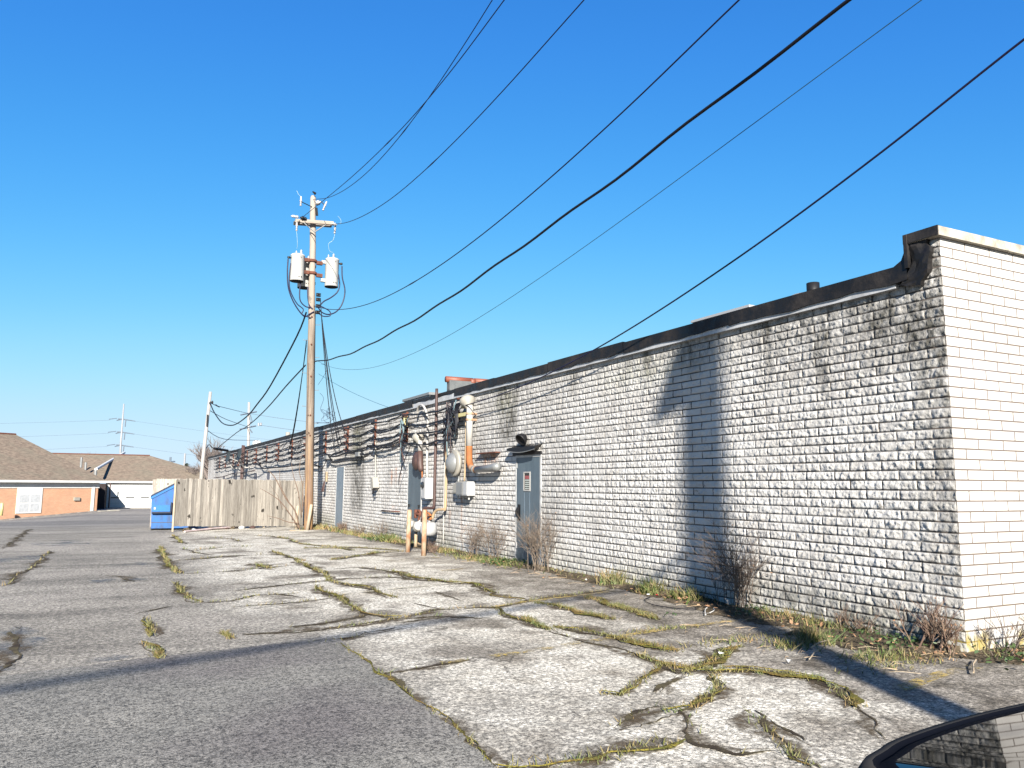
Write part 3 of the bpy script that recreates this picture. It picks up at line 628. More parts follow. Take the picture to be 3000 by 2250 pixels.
# smooth south wall and its raised parapet
b = MB(); b.box(7.237, 30, 4.822, 5.06, -.3, 4.052); b.build('smooth_wall', M['south'], bld, label='smooth sunlit end wall of white painted blocks')
b = MB()
xq = 7.15; i = 0
while xq < 30:
    b.box(xq, xq+1.18, 4.765+.004*(i % 2), 5.12, 4.056, 4.15+.004*((i*7) % 3)); xq += 1.19; i += 1
b.build('coping', M['stone'], bld, label='weathered tan stone coping on the raised end parapet')
# black tar flashing wrapped over the step at the corner
b = MB(); b.box(7.14, 7.19, 4.772, 5.16, 4.06, 4.158); b.box(7.13, 7.40, 5.11, 5.15, 3.80, 4.155)
top = []
rnd = random.Random(2); GN = 9
for j in range(GN+1):
    t = j/GN; z = lerp(4.07, 3.60, t); ya_ = lerp(4.90, 4.90, t)+(.02*math.sin(j*1.7))+max(0, t-.6)*.28; yb_ = lerp(5.15, 5.17, t)-(.07*math.sin(t*3.1))+(.22*max(0, t-.5))
    top.append([(7.165+rnd.uniform(-.006, .006)+.010*math.sin(q*1.3+j*.8), lerp(ya_, yb_, q/4)+rnd.uniform(-.01, .01), z+rnd.uniform(-.012, .012)+(q*.012 if j == GN else 0)) for q in range(5)])
n = len(b.v)
for r_ in top: b.v += r_
for j in range(GN):
    for q in range(4): b.face([n+j*5+q, n+j*5+q+1, n+j*5+6+q, n+j*5+5+q])
n = len(b.v)   # side skirts back to the wall
for r_ in top: b.v += [(7.235, r_[0][1], r_[0][2]), (7.235, r_[4][1], r_[4][2])]
for j in range(GN):
    b.face([n+2*j, n+2*j+2, n-(GN+1)*5+(j+1)*5, n-(GN+1)*5+j*5]); b.face([n+2*j+1, n-(GN+1)*5+j*5+4, n-(GN+1)*5+(j+1)*5+4, n+2*j+3])
b.prism([(5.14, 3.84), (5.30, 3.85), (5.20, 3.90), (5.16, 3.98), (5.14, 4.08)], 7.15, 7.42, 0)
b.build('parapet_flashing', M['tar'], bld, label='crumpled black tar sheet wrapping the parapet corner')
# roof edge: black fascia with a ragged lower edge, grey metal strip under it
b = MB(); st = MB(); rnd = random.Random(9); y = 5.14
while y < 75.9:
    L = rnd.uniform(2.2, 3.2); y1 = min(y+L, 75.95); zt = 3.855+rnd.uniform(-.012, .012); n = 12; x0 = 7.155+rnd.uniform(-.008, .008)
    zb = [3.682+rnd.uniform(-.012, .012)+(.03*rnd.random() if (16.0 < y < 19 or 26 < y < 34) else 0)+.006*math.sin(q*.8+y) for q in range(n+1)]
    if 15.2 < y < 18.5: zb = [v_+.055+.03*rnd.random() for v_ in zb]
    for q in range(n):
        ya_, yb_ = lerp(y, y1, q/n), lerp(y, y1, (q+1)/n)
        if q == n-1: yb_ -= .004
        b.poly([(x0, ya_, zb[q]), (x0, yb_, zb[q+1]), (x0-.004, yb_, zt), (x0-.004, ya_, zt)])
        b.poly([(x0-.004, ya_, zt), (x0-.004, yb_, zt), (7.60, yb_, zt+.01), (7.60, ya_, zt+.01)])
        b.poly([(x0, ya_, zb[q]), (7.22, ya_, zb[q]), (7.22, yb_, zb[q+1]), (x0, yb_, zb[q+1])])
    y = y1
y = 5.3
while y < 75.9:
    y1 = min(y+3.05, 75.9); st.box(7.172, 7.232, y, y1-.006, 3.628+rnd.uniform(-.006, .004), 3.765); y = y1
b.build('roof_edge', M['tar'], bld, label='black tarred fascia along the roof edge with ragged bottom')
st.build('metal_strip', M['strip'], bld)
b = MB(); b.box(7.5, 30, 5.13, 75.7, 3.64, 3.80); b.build('roof', M['tar2'], bld)
# doors: recessed leaf, frame, hinge side; each its own part
def door(i, a, b_, z0, z1, mat, depth=-.004):
    d = MB(); X = WX+depth; d.box(X, X+.04, a+.045, b_-.028, z0+.03, z1-.045)
    d = d.build('door', mat, bld, label=DL[i])
    fr = MB(); fr.box(WX-.012, X+.06, b_-.028, b_+.004, z0-.02, z1); fr.box(WX-.012, X+.06, a-.004, a+.045, z0-.02, z1); fr.box(WX-.012, X+.06, a+.045, b_-.028, z1-.045, z1+.003)
    fr.box(WX-.02, X+.06, a, b_, z0-.05, z0+.03)
    o = fr.build('door_frame', M['frame'] if i < 3 else M['white'], d); o.matrix_parent_inverse = Matrix.Identity(4)
    return d
DL = ['nearest slate blue door with small window and black lock', 'slate blue door behind the orange bollards', 'narrow pale blue door right of the utility pole',
      'grey green door nearest beyond the fence', 'dark double door beyond the fence', 'dark door below the satellite dish', 'dark low door at the far end']
ds = [door(i, *D_, M['door'] if i < 2 else (M['door2'] if i == 2 else M['fardoor'])) for i, D_ in enumerate(DOORS)]
def sub(mb, name, mat, parent, sm=False):
    o = mb.build(name, mat, None, sm); o.parent = parent; return o
X = WX-.004
w_ = MB(); zc, yc = 1.62, 13.68
w_.box(X-.012, X+.005, yc-.14, yc+.14, zc-.19, zc-.165); w_.box(X-.012, X+.005, yc-.14, yc+.14, zc+.165, zc+.19); w_.box(X-.012, X+.005, yc-.14, yc-.115, zc-.165, zc+.165); w_.box(X-.012, X+.005, yc+.115, yc+.14, zc-.165, zc+.165)
sub(w_, 'window_frame', M['white'], ds[0])
w_ = MB(); w_.box(X-.003, X+.002, yc-.115, yc+.115, zc-.165, zc+.165); sub(w_, 'window_glass', M['glass'], ds[0])
w_ = MB(); w_.box(X-.0055, X-.0035, yc-.10, yc+.08, zc+.045, zc+.11); sub(w_, 'red_sticker', simple('faded_red_sign', (.38, .10, .10), .5), ds[0])
w_ = MB()
for q in range(4): w_.box(X-.0055, X-.0035, yc-.095, yc+.075, zc-.03-.04*q, zc-.008-.04*q)
w_.box(X-.0055, X-.0035, yc-.10, yc+.08, zc+.01, zc+.035); sub(w_, 'notice', simple('pale_notice', (.55, .60, .55), .5), ds[0])
w_ = MB(); w_.box(X-.03, X, 14.03, 14.09, .93, 1.10); w_.box(X-.004, X, 13.96, 14.075, .84, 1.16); w_.cyl((X-.055, 14.06, 1.03), (X-.02, 14.06, 1.03), .022); w_.cyl((X-.05, 14.06, 1.03), (X-.05, 14.06, .96), .014)
sub(w_, 'lock_plate', M['black'], ds[0])
w_ = MB()
for yy in (13.57, 13.79): w_.box(X-.0035, X+.001, yy-.006, yy+.006, .12, 1.40)
sub(w_, 'pressed_seam', M['door2'], ds[0])
for z_ in (.35, 1.95):
    w_ = MB(); w_.box(X-.012, X+.002, 14.11, 14.14, z_-.06, z_+.06); sub(w_, 'hinge', M['frame'], ds[0])
for yy in (20.60, 19.80): w_ = MB(); w_.box(X-.05, X, yy, yy+.04, .93, 1.0); sub(w_, 'handle', M['black'], ds[1])
# small black awning over the nearest door
aw = thing('awning', (7.2, 13.65, 2.2), 'thin sagging black metal awning above the nearest blue door', 'awning')
b = MB()
n = 12
for q in range(n):
    ya_, yb_ = lerp(13.06, 14.28, q/n), lerp(13.06, 14.28, (q+1)/n)
    for (a1, a2, h1, h2) in ((0, .17, 2.33, 2.285), (.17, .175, 2.285, 2.235)):
        s_ = lambda yy: -.05*math.sin((yy-13.06)/1.22*math.pi)*.8
        b.poly([(7.235-a1, ya_, h1), (7.235-a1, yb_, h1), (7.235-a2, yb_, h2+s_(yb_)), (7.235-a2, ya_, h2+s_(ya_))])
b.box(7.19, 7.24, 13.08, 14.26, 2.14, 2.20); b.build('cover', M['black'], aw)
b = MB(); b.tube([(7.06, lerp(13.08, 14.27, q/8), 2.232-.045*math.sin(q/8*math.pi)) for q in range(9)], .008, 6); b.build('front_rail', M['galv'], aw)

# ================= things fixed on the wall =================
def floodlight(y, z, label, s=1.):
    t = thing('wall_light', (7.2, y, z), label, 'wall light', 'wall lights above the doors')
    b = MB(); b.lathe((7.21, y, z+.06*s), (-1, 0, 0), [(0, .045*s), (.05*s, .045*s), (.06*s, .02*s)], 14); b.build('base', M['galv'], t, True)
    b = MB(); b.tube([(7.16, y, z+.06*s), (7.11, y-.02, z+.06*s), (7.09, y-.03, z)], .016*s, 8); b.build('arm', M['black'], t, True)
    b = MB(); b.lathe((7.15, y-.04, z+.01), (-.75, -.15, -.55), [(-.07*s, .045*s), (-.02*s, .095*s), (.06*s, .125*s), (.085*s, .13*s), (.09*s, .11*s), (.05*s, .09*s)], 18); b.build('lamp_head', M['black'], t, True)
    return t
floodlight(13.76, 2.47, 'black round floodlight on the wall above the thin awning', 1.)
def boxlamp(y, z, label):
    t = thing('wall_light', (7.2, y, z), label, 'wall light', 'wall lights above the doors')
    b = MB(); b.box(6.98, 7.22, y-.2, y+.2, z, z+.14); b.build('housing', M['galv'], t); b = MB(); b.box(6.99, 7.2, y-.18, y+.18, z-.03, z-.002); b.build('lens', M['black'], t)
boxlamp(29.7, 2.47, 'grey box light left of the narrow pale blue door top')
boxlamp(25.3, 2.45, 'grey box light high on the dark vertical wall stain')
def weatherhead(y, z, s, label, ext):
    t = thing('service_mast', (7.1, y, ext[-1][2]), label, 'service mast', 'electric service masts')
    b = MB()
    b.lathe((7.08, y+.02, z-.08*s), (0, .55, 1), [(0, .055*s), (.06*s, .075*s), (.13*s, .14*s), (.19*s, .15*s), (.24*s, .10*s), (.27*s, .02)], 16)
    b.poly([(7.0, y+.1*s, z+.12*s), (7.16, y+.1*s, z+.12*s), (7.15, y+.30*s, z-.06*s), (7.01, y+.30*s, z-.06*s)]); b.build('weather_cap', M['offwhite'], t, True)
    return t
t = weatherhead(16.25, 3.38, 1.25, 'tall white mast with beige weather cap bending into an orange rusty elbow', [(7.1, 16.25, 1.9)])
b = MB(); b.cyl((7.09, 16.25, 3.35), (7.09, 16.25, 2.42), .075, n=16); b.build('white_pipe', M['white'], t, True)
b = MB(); b.tube(smooth([(7.09, 16.25, 2.42), (7.09, 16.25, 2.2), (7.08, 16.2, 2.05), (7.07, 16.08, 1.93)]), .074, 14); b.build('elbow', M['orangerust'], t, True)
b = MB(); b.tube(smooth([(7.07, 16.08, 1.93), (7.06, 15.9, 1.885), (7.06, 15.7, 1.88)]), .074, 14); b.build('pale_elbow', M['rustwhite'], t, True)
b = MB(); b.tube([(7.06, 15.75, 1.88), (7.05, 15.0, 1.90), (7.05, 14.78, 1.92), (7.08, 14.66, 1.92)], [.075, .08, .09, .07], 14); b.lathe((7.06, 15.9, 1.882), (0, -1, 0), [(0, .085), (.06, .085)], 14); b.build('conduit_body', M['galv'], t, True)
for z_ in (3.14, 3.0):
    b = MB(); b.lathe((7.09, 16.25, z_), (0, 0, 1), [(0, .09), (.045, .09)], 16); b.box(7.08, 7.24, 16.17, 16.2, z_, z_+.04); b.build('clamp', M['rustwhite'], t)
b = MB(); b.box(7.03, 7.13, 16.30, 17.05, 3.12, 3.20); b.build('strap', M['yellowtag'], t)
t = weatherhead(19.55, 2.72, 1.1, 'short mast with beige weather cap over a brown round meter socket', [(7.1, 19.5, 1.7)])
b = MB(); b.cyl((7.09, 19.5, 2.70), (7.09, 19.5, 2.42), .065, n=14); b.build('white_pipe', M['white'], t, True)
b = MB(); b.tube([(7.09, 19.5, 2.42), (7.09, 19.48, 2.1), (7.09, 19.42, 1.95), (7.11, 19.40, 1.88)], [.075, .085, .08, .05], 12); b.build('brown_pipe', M['brownpipe'], t, True)
b = MB(); b.lathe((7.12, 19.78, 2.16), (-1, .0, 0), [(0, .22), (.03, .25), (.055, .25), (.065, .2), (.10, .17), (.12, .1), (.125, .02)], 24); b.build('round_socket', M['brownpipe'], t, True)
b = MB(); b.cyl((7.12, 19.40, 1.9), (7.12, 19.38, 1.70), .022, n=8); b.build('rusty_pipe', M['orangerust'], t, True)
# galvanised round meter enclosure
t = thing('meter_enclosure', (7.2, 17.3, 2.05), 'large round domed grey electric meter enclosure between two vertical pipes', 'electric meter')
b = MB(); b.lathe((7.2, 17.15, 2.05), (-1, 0, 0), [(0, .24), (.05, .31), (.10, .32), (.12, .29)], 28); b.build('ring', M['offwhite'], t, True)
b = MB(); b.lathe((7.08, 17.17, 2.05), (-1, 0, 0), [(0, .22), (.03, .25), (.05, .24), (.10, .20), (.15, .12), (.17, .03)], 26); b.build('dome', M['galv'], t, True)
b = MB(); b.cyl((7.2, 17.1, 1.75), (7.2, 17.1, 1.5), .02, n=8); b.build('stub', M['galv'], t, True)
# row of small boxes
t = thing('breaker_box', (7.2, 16.6, 1.45), 'cluster of light grey electrical boxes with three drop plugs', 'electrical box')
for (a_, c_, z0, z1, dp, nm, mt) in ((16.18, 16.40, 1.30, 1.62, .20, 'box', 'boxgrey'), (16.44, 16.82, 1.30, 1.60, .20, 'box', 'galv'), (16.86, 17.10, 1.34, 1.56, .16, 'box', 'offwhite')):
    b = MB(); b.box(7.22-dp, 7.22, a_, c_, z0, z1); b.box(7.22-dp-.01, 7.22-dp-.002, a_+.02, c_-.02, z0+.02, z1-.02); b.build(nm, M[mt], t)
for yy in (16.3, 16.62, 16.95):
    b = MB(); b.cyl((7.12, yy, 1.31), (7.12, yy, 1.21), .022, n=8); b.build('plug', M['white'], t)
t = thing('disconnect_box', (7.2, 19.15, 1.45), 'tall light grey box with round meter window right of the second door', 'electrical box')
b = MB(); b.box(7.01, 7.22, 18.82, 19.10, 1.18, 1.72); b.box(6.995, 7.008, 18.84, 19.08, 1.20, 1.70); b.build('box', M['boxgrey'], t)
b = MB(); b.lathe((6.99, 18.96, 1.53), (-1, 0, 0), [(0, .085), (.03, .085), (.035, .07), (.05, .06)], 18); b.build('meter_glass', M['glass'], t, True)
# pipes and conduits
def pipe(name, label, cat, pts, r, mat, grp=None, sm=4, n=8):
    o = MB().tube(smooth(pts, sm), r, n).build(name, mat, None, True); return tag(o, label, cat, grp)
pipe('gas_pipe', 'dark brown pipe from the roof edge down to the gas meters', 'pipe', [(7.10, 18.4, 3.97), (7.10, 18.4, 3.0), (7.10, 18.42, 1.6), (7.10, 18.43, 1.03), (7.08, 18.5, .96), (7.0, 18.7, .95), (6.97, 18.8, .92), (6.95, 18.83, .8), (6.93, 18.8, .62)], .038, M['brownpipe'], n=10)
pipe('cream_pipe', 'cream painted vertical pipe left of the round meter enclosure', 'pipe', [(7.12, 17.7, 3.1), (7.12, 17.7, 2.0), (7.12, 17.72, 1.02), (7.1, 17.76, .95), (7.02, 17.98, .93), (6.98, 18.1, .85), (6.95, 18.15, .7)], .034, M['cream'], n=10)
pipe('thin_conduit', 'thin rusty conduit between the white mast and the grey boxes', 'conduit', [(7.15, 16.6, 3.0), (7.15, 16.6, 2.2), (7.14, 16.62, 1.62)], .022, M['cream'])
pipe('hooked_conduit', 'white conduit with a gooseneck hook at the top', 'conduit', [(7.12, 19.87, 3.40), (7.10, 19.80, 3.53), (7.08, 19.62, 3.64), (7.08, 19.35, 3.62), (7.10, 19.14, 3.45), (7.12, 19.06, 3.2), (7.12, 19.05, 2.4), (7.12, 19.0, 1.72)], .032, M['white'])
pipe('slim_conduit', 'slim white conduit beside the dark brown pipe', 'conduit', [(7.19, 18.0, 2.55), (7.19, 18.0, 1.2), (7.19, 17.98, .1)], .012, M['white'])
pipe('phone_conduit', 'slim conduit running down to the small telephone box', 'conduit', [(7.18, 23.85, 2.9), (7.18, 23.8, 2.2), (7.17, 23.7, 1.7)], .022, M['offwhite'])
t = thing('telephone_box', (7.2, 23.6, 1.5), 'small tilted off white telephone box with dangling cables', 'telephone box')
Mx = Matrix.Translation((7.12, 23.6, 1.55)) @ Matrix.Rotation(R(-22), 4, 'X'); b = MB(); b.box(-.10, .09, -.11, .11, -.17, .17, Mx); b.build('box', M['offwhite'], t)
b = MB(); b.tube(smooth([(7.1, 23.5, 1.42), (7.05, 23.45, 1.32), (7.08, 23.6, 1.28), (7.1, 23.7, 1.38)]), .015, 6); b.tube(smooth([(7.1, 23.55, 1.42), (7.04, 23.6, 1.25), (7.1, 23.4, 1.3)]), .012, 6); b.build('loose_cable', M['cable'], t)
t = thing('cable_end', (7.18, 30.2, 1.6), 'frayed brown cable end hanging between pole and pale blue door', 'cable')
b = MB(); b.box(7.15, 7.2, 30.15, 30.32, 1.62, 2.0); b.build('backing', M['cream'], t); b = MB()
for q in range(4): b.tube(smooth([(7.12, 30.2+.04*q, 1.62), (7.08, 30.15+.05*q, 1.42), (7.06, 30.1+.1*q, 1.25)]), .025, 6)
b.build('frayed_end', M['brownpipe'], t)
pipe('iron_bar', 'rusty horizontal bar fixed low on the wall left of the second door', 'bar', [(7.17, 21.3, .77), (7.17, 23.0, .75)], .018, M['rust'], sm=1)
tag(MB().box(7.10, 7.22, 14.9, 15.9, 2.225, 2.25).build('steel_ledge', M['rust']), 'rusted steel ledge above the grey conduit elbow', 'ledge')
# gas meters
def gas_meter(y, z, s, label, disc=True, mt='offwhite'):
    t = thing('gas_meter', (6.92, y, z), label, 'gas meter', 'gas meters by the bollards')
    Mx = Matrix.Translation((6.9, y, z))
    b = MB(); pr = [(-.13*s, .09*s), (-.12*s, .14*s), (-.05*s, .165*s), (.05*s, .165*s), (.12*s, .14*s), (.13*s, .09*s)]
    b.lathe((6.9, y, z), (0, 0, 1), pr, 18); b.build('meter_body', M[mt], t, True)
    b = MB(); b.lathe((6.92, y, z+.12*s), (0, 0, 1), [(0, .06*s), (.05*s, .05*s), (.06*s, .03*s)], 12); b.build('top_cap', M['galv'], t, True)
    if disc: b = MB(); b.lathe((6.86, y-.11*s, z+.02), (-.45, -1, 0), [(0, .12*s), (.05, .125*s), (.07, .11*s), (.072, .03)], 20); b.build('dial', M['white'], t, True)
    return t
gas_meter(18.95, .48, .95, 'white gas meter with round dial directly right of the right bollard')
gas_meter(18.25, .46, 1.25, 'rightmost and largest pale gas meter with smooth rounded body', False, 'boxgrey')
gas_meter(19.6, .50, .8, 'gas meter half hidden behind the right bollard')
def pipework(name, label, lst, mat):
    b = MB()
    for pts, r in lst: b.tube(smooth(pts, 3), r, 8)
    return tag(b.build(name, mat, None, True), label, 'pipework')
pipework('meter_pipework', 'rusty knotted pipes and valves above the white gas meter', [([(6.93, 19.1, .75), (6.9, 19.0, .88), (6.92, 18.9, .82), (6.9, 18.95, .7), (6.9, 18.95, .62)], .035), ([(6.93, 18.8, .66), (6.9, 18.6, .72), (6.92, 18.45, .70), (6.92, 18.4, .62)], .03), ([(6.9, 19.2, .9), (6.9, 19.2, .68)], .045), ([(6.92, 18.9, .78), (6.92, 19.25, .8)], .05)], M['rust'])
pipework('valve_pipework', 'orange rusty valve pipes above the largest gas meter', [([(6.95, 18.15, .75), (6.9, 18.25, .83), (6.9, 18.4, .82), (6.93, 18.5, .70)], .028), ([(6.9, 18.1, .72), (6.9, 18.25, .66), (6.9, 18.3, .6)], .032), ([(6.88, 18.05, .80), (6.88, 18.4, .74)], .02)], M['orangerust'])
pipework('riser_pipework', 'pale pipe riser from the ground to the gas meters', [([(6.92, 18.6, .4), (6.92, 18.6, .28), (6.92, 18.58, .15), (6.92, 18.62, .06), (6.92, 18.9, .04), (6.92, 19.05, .06)], .022), ([(6.88, 19.1, .35), (6.88, 19.1, -.05)], .045), ([(6.92, 18.52, .22), (6.92, 18.7, .22)], .035)], M['cream'])
# bollards
for i, (x, y, h, lab) in enumerate([(6.2, 17.75, .99, 'left worn orange and cream steel bollard by the second door'), (6.17, 16.6, 1.02, 'right worn orange and cream steel bollard beside the gas meters')]):
    z0 = gz(y)
    b = MB(); n = 16; lean = (.02, .05) if i == 0 else (.01, .03)
    b.tube([(x, y, z0-.05), (x+lean[0]*.5, y, z0+h*.5), (x+lean[0], y, z0+h-.02), (x+lean[0], y, z0+h)], [.056, .055, .054, .04], n)
    tag(b.build('bollard', M['bollard'], None, True), lab, 'bollard', 'orange bollards by the second door')
for i, (x, y, h, lab) in enumerate([(5.98, 29.6, .86, 'left pale wooden post at the fence end'), (6.2, 28.75, .92, 'pale leaning wooden post between shrub and utility pole')]):
    z0 = gz(y); b = MB(); b.tube([(x, y, z0-.05), (x+.02+.06*i, y, z0+h*.6), (x+.03+.09*i, y, z0+h-.02), (x+.03+.09*i, y, z0+h)], [.062, .06, .058, .04], 12)
    tag(b.build('wooden_post', M['palepost'], None, True), lab, 'post', 'pale posts by the fence')
tag(MB().box(5.5, 6.1, 28.3, 28.36, gz(28)-.0, gz(28)+.02).build('wood_scrap', M['palepost']), 'orange wood scrap on the ground below the narrow pale blue door', 'wood scrap')

# ---- wall cables on racks ----
RK = [20.9, 23.95, 27.3, 30.6, 34.1, 37.3, 40.8, 44.3, 48.0, 51.7, 55.3, 58.4, 62.7, 66.7]
RL = {0: 'second', 1: 'third'}
for i, y in enumerate(RK):
    where = ['above the second door', 'directly above the telephone box', 'where four drop cables land right of the utility pole', 'just right of the utility pole'][i] if i < 4 else ('number %s beyond the utility pole' % ['one', 'two', 'three', 'four', 'five', 'six', 'seven', 'eight', 'nine', 'ten'][i-4])
    t = thing('cable_rack', (7.2, y, 3.55), 'rusty spool rack on the wall, ' + where, 'cable rack', 'spool racks carrying cables along the wall')
    b = MB(); b.box(7.16, 7.22, y-.02, y+.02, 2.7, 3.58); b.build('bracket', M['rust'], t)
    for q in range(4):
        b = MB(); z_ = 3.48-.25*q; b.lathe((7.08, y, z_-.045), (0, 0, 1), [(0, .045), (.02, .05), (.035, .03), (.055, .03), (.07, .05), (.09, .045)], 10); b.box(7.08, 7.17, y-.008, y+.008, z_-.055, z_+.055)
        b.build('spool', M['black' if i % 2 else 'rust'], t)
ends = [17.4]+RK+[69.5]
for q in range(4):
    z_ = 3.48-.25*q; pts = []
    for a, b_ in zip(ends, ends[1:]):
        m_ = 10; sg = .05+.05*random.random()
        for j in range(m_):
            tt = j/m_; pts.append((7.03-.02*random.random(), lerp(a, b_, tt), z_-sg*4*tt*(1-tt)+random.gauss(0, .014)+(0 if a > 17.5 else .1*(tt-1))))
    o = MB().tube(smooth(pts, 2), [.017+.009*abs(math.sin(i*.31+q)) for i in range((len(pts)-1)*2+1)], 6).build('wall_cable', M['cable'], None)
    tag(o, '%s of the four stacked black cables running along the wall racks' % ['topmost', 'second', 'third', 'lowest'][q], 'cable', 'cables along the wall racks')
    pts2 = [(p[0]+.03, p[1]+.3, p[2]-.06+random.gauss(0, .015)) for p in pts]
    o = MB().tube(smooth(pts2, 2), .011, 5).build('thin_wall_cable', M['cable'], None)
    tag(o, 'thin cable sagging just under the %s black wall cable' % ['topmost', 'second', 'third', 'lowest'][q], 'cable', 'thin cables along the wall racks')
def cable(name, label, pts, r, mat='cable', sm=3, n=6, cat='cable', grp=None):
    return tag(MB().tube(smooth(pts, sm), r, n).build(name, M[mat], None), label, cat, grp)
cable('bundled_cable', 'thick black bundle running level above the phone box and wall light', [(7.1, 20.6, 2.93), (7.08, 22.0, 2.74), (7.08, 23.8, 2.70), (7.05, 24.3, 2.76)], .032)
cable('bundled_cable', 'thick black bundle between the two grey box lights', [(7.08, 23.9, 2.50), (7.05, 24.6, 2.48), (7.05, 25.4, 2.55), (7.05, 27.0, 2.60), (7.05, 28.5, 2.54), (7.08, 30.3, 2.62)], .030)
cable('bundled_cable', 'dark bundle dropping from the light above the pale blue door', [(7.08, 25.5, 2.42), (7.08, 27, 2.40), (7.08, 28.6, 2.36), (7.08, 29.5, 2.44)], .024)
cable('bundled_cable', 'long dark cable low on the wall beyond the utility pole', [(7.08, 31.0, 2.2), (7.06, 32, 2.30), (7.06, 34.5, 2.38), (7.06, 38, 2.33), (7.06, 42, 2.34), (7.06, 44.8, 2.36), (7.06, 46.0, 2.7), (7.06, 47.5, 2.9)], .034)
cable('bundled_cable', 'reddish low cable between the far satellite dishes', [(7.08, 47.5, 2.28), (7.06, 52, 2.2), (7.06, 57, 2.2), (7.06, 63, 2.0), (7.06, 69, 1.95)], .03, 'brownpipe')
cable('looped_cable', 'cable hanging in a loop just right of the utility pole', [(7.05, 31.0, 2.5), (7.0, 30.9, 2.1), (7.0, 30.5, 2.0), (7.05, 30.0, 2.3), (7.08, 29.8, 2.5)], .014)
cable('dangling_wire', 'thin wire trailing diagonally down beside the second door', [(7.1, 20.3, 2.6), (7.0, 20.6, 2.1), (7.02, 20.95, 1.75), (7.06, 21.1, 1.52)], .012)
for (yc, zc, ry, rz, n_, lab, cnt) in ((17.35, 3.05, .42, .40, 20, 'dense tangle of black wires beside the white mast', 0), (20.75, 2.95, .35, .42, 13, 'messy hanging wires on the rack above the second door', 1)):
    t = thing('wire_tangle', (7.1, yc, zc), lab, 'wires', 'tangled wires on the wall')
    for q in range(n_):
        pts = [(7.10-random.random()*.12, yc+random.uniform(-ry, ry), zc+random.uniform(-rz, rz)) for _ in range(5)]
        if q < 5: pts = [(7.08, yc-.3+.15*q, zc+.5), (7.05, yc+random.uniform(-.2, .2), zc+.2), (7.0, yc+random.uniform(-.2, .2), zc-.2), (7.06, yc+random.uniform(-.1, .4), zc-.8)]
        b = MB(); b.tube(smooth(pts, 5), random.choice([.008, .012, .018]), 5); b.build('wire', M[random.choice(['cable', 'cable', 'cable', 'brownpipe']) if q % 7 else 'tealwire'], t)
    if cnt == 1:
        b = MB(); b.box(7.05, 7.12, yc-.15, yc+.02, 3.36, 3.42); b.box(7.05, 7.12, yc-.1, yc+.08, 3.15, 3.22); b.box(7.04, 7.1, yc-.02, yc+.04, 2.9, 3.4); b.build('tag_block', M['yellowtag'], t)
    else:
        for q in range(4): b = MB(); b.lathe((7.12, 17.0, 3.55-.16*q), (0, 0, 1), [(0, .03), (.03, .06), (.05, .03)], 10); b.build('spool', M['rust'], t)
t = thing('service_drip_loop', (7.05, 16.5, 3.1), 'black service wires looping out of the tall weather cap', 'wires')
for q in range(4):
    b = MB(); b.tube(smooth([(7.04, 16.38, 3.40), (7.0-.01*q, 16.62+.05*q, 3.42), (7.0, 16.75+.05*q, 3.2), (7.0, 16.72+.04*q, 2.95-.05*q), (7.05, 17.0, 2.85), (7.06, 17.2, 3.0)]), .016, 6); b.build('wire', M['cable'], t)
# tall brown pipes far along the wall
pipe('brown_pipe', 'left of two tall brown pipes on the far wall', 'pipe', [(7.1, 53.3, 4.0), (7.1, 53.3, -.7)], .06, M['brownpipe'], 'twin brown pipes on the far wall', 1)
pipe('brown_pipe', 'right of two tall brown pipes on the far wall', 'pipe', [(7.1, 52.6, 3.95), (7.1, 52.6, -.7)], .06, M['brownpipe'], 'twin brown pipes on the far wall', 1)
for y, z, lab in ((55.8, 3.15, 'dark satellite dish left of the tall brown pipes'), (50.3, 3.1, 'dark satellite dish right of the tall brown pipes')):
    t = thing('satellite_dish', (7.1, y, z-.5), lab, 'satellite dish', 'satellite dishes on the far wall')
    ax = Vector((-.97, -.12, .22)).normalized(); o = Vector((6.55, y-.2, z+.1))
    b = MB(); b.lathe(o, ax, [(0, .05), (.015, .2), (.05, .36), (.08, .46), (.065, .46), (.03, .35), (-.01, .05)], 22); b.build('reflector', M['dish'], t, True)
    b = MB(); b.tube(smooth([(7.2, y, z-.6), (6.9, y, z-.6), (6.7, y-.05, z-.4), (6.6, y-.15, z)]), .035, 8); b.build('mount_arm', M['white'], t)
    b = MB(); b.tube([tuple(o+Vector((0, 0, -.38))), tuple(o+ax*.5+Vector((0, 0, -.30)))], .025, 6); b.build('feed_arm', M['white'], t)
# ================= utility pole with its equipment =================
PB, PT = Vector((6.30, 29.0, -.3)), Vector((5.98, 29.0, 12.5))
def pp(z): t = (z-PB.z)/(PT.z-PB.z); return PB.lerp(PT, t)
up_ = thing('utility_pole', (6.3, 29, -.13), 'tall weathered wooden utility pole with crossarm and three transformers beside the wall', 'utility pole', 'wooden utility poles')
b = MB(); zs_ = [-.3, 0, .5, 1.5, 3, 4.5, 6, 7.5, 9, 10.5, 11.8, 12.42, 12.5]
b.tube([pp(z)+Vector((.012*math.sin(z*2), .01*math.cos(z*3), 0)) for z in zs_], [lerp(.158, .108, min(1, max(0, z/12.5)))*(1 if z < 12.45 else .7) for z in zs_], 18)
b.build('shaft', M['pole'], up_, True)
A0, A1 = Vector((5.30, 28.9, 11.33)), Vector((6.72, 28.85, 11.44))
for dy in (-.13, .16):
    b = MB(); d = (A1-A0); 
    n = len(b.v)
    for p in (A0, A1):
        for (u_, v_) in ((-.055, -.065), (.055, -.065), (.055, .065), (-.055, .065)): b.v.append((p.x, p.y+dy+u_, p.z+v_))
    for q in ((0, 1, 2, 3), (7, 6, 5, 4), (0, 4, 5, 1), (1, 5, 6, 2), (2, 6, 7, 3), (3, 7, 4, 0)): b.face([n+i for i in q])
    b.build('crossarm', M['arm'], up_)
